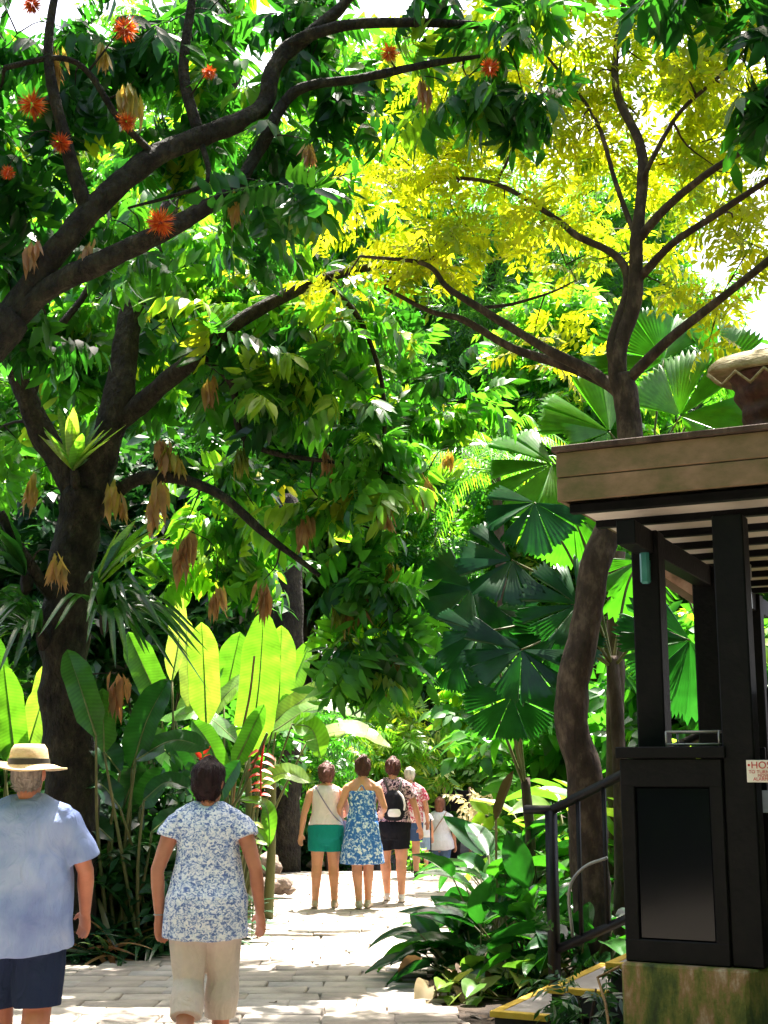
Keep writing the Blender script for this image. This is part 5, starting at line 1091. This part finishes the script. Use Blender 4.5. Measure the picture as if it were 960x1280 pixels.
    def hand(s, L):
        e, w = s.J['el' + L], s.J['wr' + L]; dr = (w - e).normalized(); sg = 1 if L == 'R' else -1
        fx = Vector((-sg * .75, .8, 0)); fx = (fx - dr * fx.dot(dr)).normalized(); nn = dr.cross(fx) ; nn = nn if nn.x * sg < 0 else -nn    # palm faces the thigh
        out = [loft([w - dr * .01, w + dr * .03, w + dr * .085], [(.026, .022), (.038, .020), (.043, .017)], 12, ax=tuple(fx))]
        for o_, ln, cu in ((-.030, .055, .30), (-.010, .068, .24), (.011, .074, .20), (.031, .066, .18)):
            b = w + dr * .082 + fx * o_; d1 = (dr + nn * cu + fx * o_ * 2).normalized(); d2 = (dr + nn * cu * 3.0).normalized()
            out.append(loft([b, b + d1 * ln * .5, b + d1 * ln * .5 + d2 * ln * .5], [.0105, .0098, .0082], 8))
        tb = w + dr * .025 + fx * .030; td = (dr * .65 + fx * .65 + nn * .35).normalized(); out.append(loft([tb, tb + td * .03, tb + td * .03 + (td + dr).normalized() * .03], [.0125, .0105, .0085], 8))
        return out
    def hd(s, pt):   # head space -> body space
        c = s.J['head']; q = Vector(pt) * s.hk; ca, sa = math.cos(s.hy), math.sin(s.hy); return Vector((c.x + q.x * ca - q.y * sa, c.y + q.x * sa + q.y * ca, c.z + q.z))
    def hloft(s, rows, n=16):
        ca, sa = math.cos(s.hy), math.sin(s.hy); return loft([s.hd(q[0]) for q in rows], [(q[1][0] * s.hk, q[1][1] * s.hk) for q in rows], n, ax=(ca, sa, 0))
    def body(s):
        c = s.J['head']; pr = [s.torso(.78, 1.43)]
        for L in 'LR': pr += [s.leg(L), s.arm(L)] + s.hand(L)
        pr.append(loft([(0, -.005, 1.38), (0, 0, 1.45), s.hd((0, -.012, -.05))], [.066, .052, .050], 14))
        pr.append(loft([(-.145 * s.w, 0, 1.366), (-.06, 0, 1.42), (.06, 0, 1.42), (.145 * s.w, 0, 1.366)], [.040, .043, .043, .040], 12, ax=(0, 1, 0)))
        pr.append(s.hloft([((0, .045, -.115), (.028, .026)), ((0, .030, -.092), (.048, .052)), ((0, .015, -.055), (.060, .074)), ((0, 0, 0), (.071, .090)), ((0, -.006, .05), (.072, .093)), ((0, -.01, .088), (.058, .076)), ((0, -.01, .112), (.028, .040))]))
        pr.append(s.hloft([((0, .090, .025), (.009, .010)), ((0, .102, -.002), (.012, .013)), ((0, .108, -.020), (.016, .012))], 8)); pr.append(s.hloft([((0, .083, -.060), (.024, .012)), ((0, .085, -.050), (.026, .013))], 10))
        for sg in (-1, 1): pr.append(s.hloft([((sg * .074, -.005, -.03), (.010, .014)), ((sg * .079, -.008, 0), (.011, .019)), ((sg * .077, -.010, .028), (.009, .015))], 8))
        b = fuse('body', pr, s.vx, s.skin, s.root, s.xf, 5)
        for sg in (-1, 1):
            v, t = ell(s.hd((sg * .030, .080, .008)), (.011, .009, .009), 8); m4 = np.array(s.xf); e = np_obj('eye', v @ m4[:3, :3].T + m4[:3, 3], t, EYE, None, smooth=True); e.parent = b
        return b
    def wear(s, name, parts, mat, fold=.004, smooth=5, fs=9.0, voxel=None):
        o = fuse(name, parts, voxel or s.vx, mat, s.root, s.xf, smooth, fold / 1.0, fs)
        if name == 'hair': strands(o, *((1500, .045, .006) if s.vx < .008 else (420, .055, .012)), mat)
        return o
    def shoes(s, mat, sole=None, h=.05):
        for L in 'LR':
            a = s.J['ank' + L]; f = a + Vector((0, 0, -.085)); yaw = .12 if L == 'R' else -.12; dv = Vector((yaw, 1, 0)).normalized()
            s.wear('shoe', [loft([f + dv * -.07 + Vector((0, 0, .034)), f + dv * .0 + Vector((0, 0, .040)), f + dv * .09 + Vector((0, 0, .032)), f + dv * .16 + Vector((0, 0, .024))], [(.036, .034), (.040, .038), (.046, .030), (.036, .022)], 14), loft([a + Vector((0, 0, -.05)), a + Vector((0, 0, h - .05))], [.046, .044], 12)], mat, 0, 3)
EYE = noisy('eye_dark', [(.02, .015, .01), (.05, .03, .02)], 20, 2, .2, 0)
def local_obj(p, name, V, T, mat, parent=None, smooth=True):
    m4 = np.array(p.xf); o = np_obj(name, np.asarray(V) @ m4[:3, :3].T + m4[:3, 3], T, mat, None, smooth=smooth)
    return par(o, p.root if parent is None else parent)
def short_hair(p, mat, nape=-.07, fluff=.014, top=.012):
    f = fluff; rows = [((0, -.045, nape), (.058 + f * .4, .050)), ((0, -.030, -.03), (.070 + f, .072 + f)), ((0, -.022, .02), (.073 + f, .082 + f)), ((0, -.014, .06), (.072 + f, .090 + f)), ((0, -.010, .095), (.060 + f, .076 + f)), ((0, -.010, .118 + top), (.034, .045))]
    return [p.hloft(rows)]

# 1 woman in the printed top
w1 = Person('woman seen from behind in a blue white printed top and cropped white trousers', 262, 7.45, 1.60, 0, 1.16, .0065, 'tan', True, 1.08, 1.14, .01, head_yaw=-22, headk=1.06,
            pose=dict(kneeL=(-.085, -.03, .47), ankL=(-.075, -.26, .17), kneeR=(.09, .07, .48), ankR=(.085, .10, .085), elL=(-.285, -.02, 1.08), wrL=(-.272, .02, .82), elR=(.285, -.04, 1.09), wrR=(.305, .06, .84)))
w1.body()
T1 = printed('print_blue', [(.10, .15, .36), (.26, .34, .58), (.62, .66, .78), (.80, .80, .86)], 48, 1.2, 4, (1, 1, 1.3), .38, .60)
w1.wear('top', [w1.torso(.715, 1.405, .017, .012), w1.arm('L', .34, .016, .012), w1.arm('R', .34, .016, .012), loft([(-.165, 0, 1.368), (-.07, 0, 1.418), (.07, 0, 1.418), (.165, 0, 1.368)], [.060, .055, .055, .060], 12, ax=(0, 1, 0))], T1, .010, 8, 7)
w1.wear('trousers', [w1.torso(.74, .98, .012), w1.leg('L', .30, .024, .012), w1.leg('R', .27, .026, .014)], cloth('cloth_offwhite', (.62, .52, .45)), .011, 4, 7)
w1.wear('hair', short_hair(w1, None, -.075, .017, .016), hairmat('hair_darkred', (.018, .007, .008)), .006, 3, 30)
w1.shoes(cloth('sandal', (.05, .03, .03)), h=.03)
v, t = tube([tuple(w1.J['wrL'] + Vector((.03 * math.cos(a), .03 * math.sin(a), .012))) for a in np.linspace(0, 6.2, 14)], .004, 6); local_obj(w1, 'bracelet', v, t, M['grey_metal'])
v, t = tube([(.062 * math.cos(a), .0 + .056 * math.sin(a), 1.445 + .012 * math.sin(a)) for a in np.linspace(0, 6.25, 24)], .003, 5); local_obj(w1, 'necklace', v, t, M['dry'])
# 2 man in the straw hat
m1 = Person('man seen from behind in a straw hat, pale blue shirt and navy shorts', 36, 6.5, 1.655, 4, 1.22, .0065, 'red', False, 1.05, 1.12, .05, head_yaw=-12,
            pose=dict(kneeR=(.10, -.02, .47), ankR=(.10, -.16, .10), kneeL=(-.10, .08, .48), ankL=(-.10, .14, .085), elR=(.295, .03, 1.11), wrR=(.28, .17, .90), elL=(-.29, -.06, 1.11), wrL=(-.28, .0, .87)))
m1.body()
SH = printed('shirt_blue', [(.15, .19, .40), (.22, .28, .50), (.33, .38, .58)], 4, .4, 4, lo=.3, hi=.7)
m1.wear('shirt', [m1.torso(.755, 1.415, .024, .022), m1.arm('L', .80, .024, .020), m1.arm('R', .80, .024, .020), loft([(-.18, 0, 1.368), (-.07, 0, 1.425), (.07, 0, 1.425), (.18, 0, 1.368)], [.066, .062, .062, .066], 12, ax=(0, 1, 0))], SH, .017, 9, 5)
m1.wear('shorts', [m1.torso(.74, .98, .016), m1.leg('L', .50, .030, .014), m1.leg('R', .49, .030, .014)], cloth('cloth_navy', (.014, .022, .055)), .008, 4, 7)
m1.wear('hair', short_hair(m1, None, -.06, .006, .0), hairmat('hair_grey', (.20, .17, .15)), .003, 3, 30)
m1.shoes(cloth('shoe_brown', (.12, .07, .045)))
def straw():
    m = noisy('straw', [(.42, .28, .13), (.58, .42, .22), (.66, .50, .29)], 30, 4, .8, .5, 120, stretch=(1, 1, 3), bdist=.004); return m
hat = empty('x', (0, 0, 0), 'x', 'x'); bpy.data.objects.remove(hat)
HN = 40; rows = [(.0, .125, .10), (.085, .118, .100), (.092, .105, .112), (.095, .100, .085), (.012, .165, .060)]
V = []; T = []
prof = [(.020, .142), (.055, .110), (.082, .098), (.092, .110)]
ring = []  # r, z  (inner crown to brim edge), top first
for r_, z in [(.001, .138), (.045, .150), (.075, .148), (.092, .125), (.100, .085), (.106, .052), (.130, .042), (.165, .036), (.190, .040), (.192, .034), (.165, .029), (.130, .034), (.104, .040)]:
    ring.append((r_, z))
for r_, z in ring:
    for i in range(HN):
        a = 2 * math.pi * i / HN; e = 1.0 if r_ < .11 else 1 + .05 * math.cos(2 * a)
        dz = -.018 * math.cos(a * 1) * (r_ - .1) / .09 if r_ > .11 else 0
        V.append(tuple(m1.hd((r_ * .93 * e * math.cos(a), (r_ * 1.08 * e) * math.sin(a) - .012, z + dz + .012 * (math.cos(2 * a) if r_ > .12 else 0)))))
for k in range(len(ring) - 1):
    for i in range(HN): j = (i + 1) % HN; T += [(k * HN + i, (k + 1) * HN + i, (k + 1) * HN + j), (k * HN + i, (k + 1) * HN + j, k * HN + j)]
hat = local_obj(m1, 'hat', V, np.array(T), straw())
V = []; T = []
for r_, z in [(.1065, .048), (.1035, .078)]:
    for i in range(HN): a = 2 * math.pi * i / HN; V.append(tuple(m1.hd((r_ * .955 * math.cos(a), r_ * 1.105 * math.sin(a) - .012, z))))
for i in range(HN): j = (i + 1) % HN; T += [(i, j, HN + j), (i, HN + j, HN + i)]
b_ = local_obj(m1, 'hat_band', V, np.array(T), M['ink_dark']); b_.parent = hat; b_.matrix_parent_inverse = Matrix.Identity(4)
# 3 teal shorts
VX_ = .0095
p3 = Person('woman in a pale pink sleeveless top and teal shorts', 408, 15.6, 1.61, 0, 1.10, VX_, 'fair', True, 1.10, 1.10, pose=dict(ankL=(-.12, -.03, .085), kneeL=(-.105, .0, .48), ankR=(.11, -.02, .085), elL=(-.265, -.03, 1.10), wrL=(-.30, .02, .86), elR=(.26, .05, 1.12), wrR=(.18, .20, 1.05)))
p3.body(); p3.wear('top', [p3.torso(.96, 1.40, .016, .006), loft([(-.145, 0, 1.370), (-.08, 0, 1.405), (.08, 0, 1.405), (.145, 0, 1.370)], [.048, .040, .040, .048], 12, ax=(0, 1, 0))], cloth('cloth_pink', (.80, .66, .70)), .004)
p3.wear('shorts', [p3.torso(.735, 1.0, .014), p3.leg('L', .66, .024, .014), p3.leg('R', .66, .024, .014)], cloth('cloth_teal', (.008, .22, .20)), .005)
p3.wear('hair', short_hair(p3, None, -.085, .024, .014) + [p3.hloft([((0, -.115, -.01), (.03, .03)), ((0, -.125, .02), (.04, .035)), ((0, -.115, .05), (.03, .03))])], hairmat('hair_auburn', (.13, .055, .045)), .012, 3, 30); p3.shoes(cloth('shoe_tan', (.50, .38, .30)))
# 4 blue dress
p4 = Person('woman with hair in a bun and a blue white flowered sun dress', 453, 15.5, 1.68, -4, 1.04, VX_, 'fair', True, 1.06, 1.05, head_yaw=12, pose=dict(ankL=(-.03, -.05, .085), kneeL=(-.06, .0, .48), ankR=(.06, .08, .085), kneeR=(.07, .06, .48), elL=(-.26, -.01, 1.12), wrL=(-.25, .13, .98), elR=(.26, -.02, 1.12), wrR=(.22, .15, 1.06)))
p4.body(); DR = printed('print_flower', [(.035, .13, .42), (.06, .20, .52), (.40, .52, .70), (.72, .76, .80)], 30, .8, 2, lo=.42, hi=.66)
sk = loft([(0, 0, 1.06), (0, -.005, .95), (0, -.005, .80), (0, 0, .64), (0, 0, .50)], [(.150, .115), (.190, .150), (.215, .175), (.240, .195), (.262, .212)], 26, cap=(1, .05))
p4.wear('dress', [p4.torso(1.0, 1.30, .014), sk], DR, .008, 4, 7)
for sg in (-1, 1):
    v, t = tube([(sg * .105, .095, 1.30), (sg * .085, .07, 1.41), (sg * .070, .0, 1.455), (-sg * .01, -.085, 1.37), (-sg * .07, -.112, 1.27)], .007, 6); local_obj(p4, 'strap', v, t, DR)
p4.wear('hair', short_hair(p4, None, -.07, .018, .010) + [p4.hloft([((0, -.08, .055), (.035, .035)), ((0, -.10, .085), (.05, .045)), ((0, -.09, .125), (.045, .042)), ((0, -.08, .15), (.025, .025))])], hairmat('hair_brown', (.07, .030, .022)), .012, 3, 30); p4.shoes(cloth('shoe_pale', (.55, .46, .38)))
# 5 patterned shirt, black shorts
p5 = Person('woman in a pink black patterned shirt and black shorts carrying a backpack', 491, 16.3, 1.675, 3, 1.12, VX_, 'fair', True, 1.08, 1.12, pose=dict(ankL=(-.06, .12, .085), kneeL=(-.09, .08, .48), ankR=(.10, -.06, .085), kneeR=(.10, .0, .48), elR=(.275, -.04, 1.10), wrR=(.33, .02, .87)))
p5.body(); p5.wear('shirt', [p5.torso(.92, 1.41, .020, .008), p5.arm('L', .55, .020, .012), p5.arm('R', .55, .020, .012), loft([(-.16, 0, 1.368), (-.07, 0, 1.42), (.07, 0, 1.42), (.16, 0, 1.368)], [.054, .050, .050, .054], 12, ax=(0, 1, 0))], printed('print_leopard', [(.03, .018, .03), (.10, .04, .07), (.62, .36, .42), (.72, .48, .52)], 26, 1.5, 2, lo=.44, hi=.56), .005)
p5.wear('shorts', [p5.torso(.735, 1.0, .015), p5.leg('L', .62, .024, .014), p5.leg('R', .62, .024, .014)], cloth('cloth_black', (.010, .010, .014)), .005)
p5.wear('hair', short_hair(p5, None, -.06, .020, .016), hairmat('hair_chestnut', (.085, .032, .025)), .010, 3, 30); p5.shoes(cloth('shoe_white', (.68, .60, .56)))
bp = empty('backpack', p5.xf @ Vector((0, -.2, .98)), 'small black backpack with a white loop on the patterned shirt', 'backpack')
q = fuse('bag', [loft([(0, -.195, .98), (0, -.215, 1.05), (0, -.205, 1.15), (0, -.185, 1.25), (0, -.165, 1.30)], [(.115, .055), (.135, .075), (.13, .070), (.11, .050), (.07, .03)], 18)], .009, cloth('bag_black', (.012, .012, .016)), bp, p5.xf, 4, .004)
v, t = tube(smooth_pts([(.05, -.23, 1.30), (.10, -.265, 1.24), (.125, -.285, 1.15), (.12, -.29, 1.08)], 5), .012, 7); o = local_obj(p5, 'loop', v, t, M['paper_white']); par(o, bp)
q = fuse('front_pocket', [loft([(.0, -.275, 1.01), (.0, -.285, 1.05), (.0, -.275, 1.09)], [(.075, .018), (.085, .022), (.07, .016)], 14)], .008, M['paper_white'], bp, p5.xf, 3)
for sg in (-1, 1):
    v, t = tube(smooth_pts([(sg * .06, -.17, 1.29), (sg * .10, -.09, 1.425), (sg * .11, .05, 1.44), (sg * .12, .13, 1.30), (sg * .13, .10, 1.10)], 5), .014, 6); par(local_obj(p5, 'strap', v, t, M['ink_dark']), bp)
# shoulder bag of the woman in teal shorts
sb = empty('shoulder_bag', p3.xf @ Vector((.2, .1, .98)), 'thin strapped shoulder bag worn across the pink top', 'bag')
v, t = tube(smooth_pts([(-.13, -.02, 1.435), (-.09, -.118, 1.36), (.0, -.140, 1.22), (.10, -.135, 1.08), (.20, -.04, .98)], 6), .007, 6); par(local_obj(p3, 'strap', v, t, cloth('strap_lilac', (.25, .20, .30))), sb)
fuse('bag', [loft([(.21, .06, .88), (.215, .06, .93), (.21, .06, 1.0)], [(.03, .07), (.035, .08), (.03, .07)], 14)], .009, cloth('bag_lilac', (.28, .22, .30)), sb, p3.xf, 3)
# 6 white haired man
p6 = Person('white haired man in a pink flowered shirt and blue denim shorts', 512, 19.9, 1.56, -3, 1.12, .011, 'fair', False, 1.0, 1.1, .03); p6.body()
p6.wear('shirt', [p6.torso(.84, 1.41, .022, .012), p6.arm('L', .7, .022, .016), p6.arm('R', .7, .022, .016), loft([(-.16, 0, 1.368), (-.07, 0, 1.42), (.07, 0, 1.42), (.16, 0, 1.368)], [.054, .052, .052, .054], 12, ax=(0, 1, 0))], printed('print_pink', [(.50, .04, .08), (.60, .16, .20), (.72, .46, .46), (.78, .66, .64)], 22, 1.0, 2, lo=.40, hi=.60), .005)
p6.wear('shorts', [p6.torso(.76, .98, .018), p6.leg('L', .56, .028, .014), p6.leg('R', .56, .028, .014)], cloth('denim', (.05, .085, .19)), .005); p6.wear('hair', short_hair(p6, None, -.05, .012, .006), hairmat('hair_white', (.62, .55, .46)), .003, 3, 30); p6.shoes(cloth('shoe_dark', (.05, .04, .04)))
cn = empty('walking_stick', p6.xf @ Vector((.33, .06, 0)), 'thin dark walking stick beside the white haired man', 'walking stick'); v, t = tube([(.335, .07, .005), (.33, .06, .86)], .010, 6); par(local_obj(p6, 'shaft', v, t, M['black_wood']), cn); v, t = tube(smooth_pts([(.33, .06, .85), (.33, .08, .88), (.33, .11, .87)], 4), .012, 6); par(local_obj(p6, 'handle', v, t, M['black_wood']), cn)
# 7 child behind, 8 far woman
p7 = Person('child in a white top and pale denim shorts behind the white haired man', 527, 21.5, 1.14, 0, 1.0, .011, 'fair', True); p7.body()
p7.wear('top', [p7.torso(.86, 1.41, .022, .02), p7.arm('L', .5, .022, .016), p7.arm('R', .5, .022, .016)], cloth('cloth_white', (.74, .68, .68)), .005); p7.wear('shorts', [p7.torso(.76, .96, .018), p7.leg('L', .58, .026, .014), p7.leg('R', .58, .026, .014)], cloth('denim_pale', (.22, .30, .46)), .004); p7.wear('hair', short_hair(p7, None, -.09, .016, .008), hairmat('hair_fair', (.30, .18, .10)), .003, 3, 30); p7.shoes(cloth('shoe_child', (.5, .45, .42)))
p8 = Person('far woman with straight reddish hair in a loose white shirt', 549, 23.4, 1.60, -8, 1.10, .011, 'fair', True); p8.body()
p8.wear('shirt', [p8.torso(.80, 1.41, .035, .05), p8.arm('L', .75, .030, .03), p8.arm('R', .75, .030, .03), loft([(-.16, 0, 1.368), (-.07, 0, 1.42), (.07, 0, 1.42), (.16, 0, 1.368)], [.055, .05, .05, .055], 12, ax=(0, 1, 0))], cloth('cloth_white2', (.78, .72, .72)), .006); p8.wear('trousers', [p8.torso(.76, .96, .02), p8.leg('L', .12, .02, .01), p8.leg('R', .12, .02, .01)], cloth('denim_mid', (.10, .16, .28)), .004)
p8.wear('hair', short_hair(p8, None, -.10, .016, .01) + [p8.hloft([((0, -.06, -.16), (.065, .035)), ((0, -.06, -.08), (.078, .055)), ((0, -.04, .0), (.082, .075))])], hairmat('hair_copper', (.26, .10, .06)), .004, 3, 30); p8.shoes(cloth('shoe_far', (.3, .25, .22)))
b8 = empty('shoulder_bag', p8.xf @ Vector((-.2, .1, .9)), 'brown shoulder bag worn by the far woman in white', 'bag')
v, t = tube(smooth_pts([(.13, -.02, 1.45), (.09, -.150, 1.36), (-.02, -.175, 1.2), (-.12, -.165, 1.05), (-.23, -.04, .93)], 6), .009, 6); par(local_obj(p8, 'strap', v, t, M['log']), b8); fuse('bag', [loft([(-.24, .05, .80), (-.245, .05, .86), (-.24, .05, .94)], [(.035, .08), (.04, .09), (.035, .08)], 14)], .011, M['log'], b8, p8.xf, 3)
bpy.context.view_layer.update()
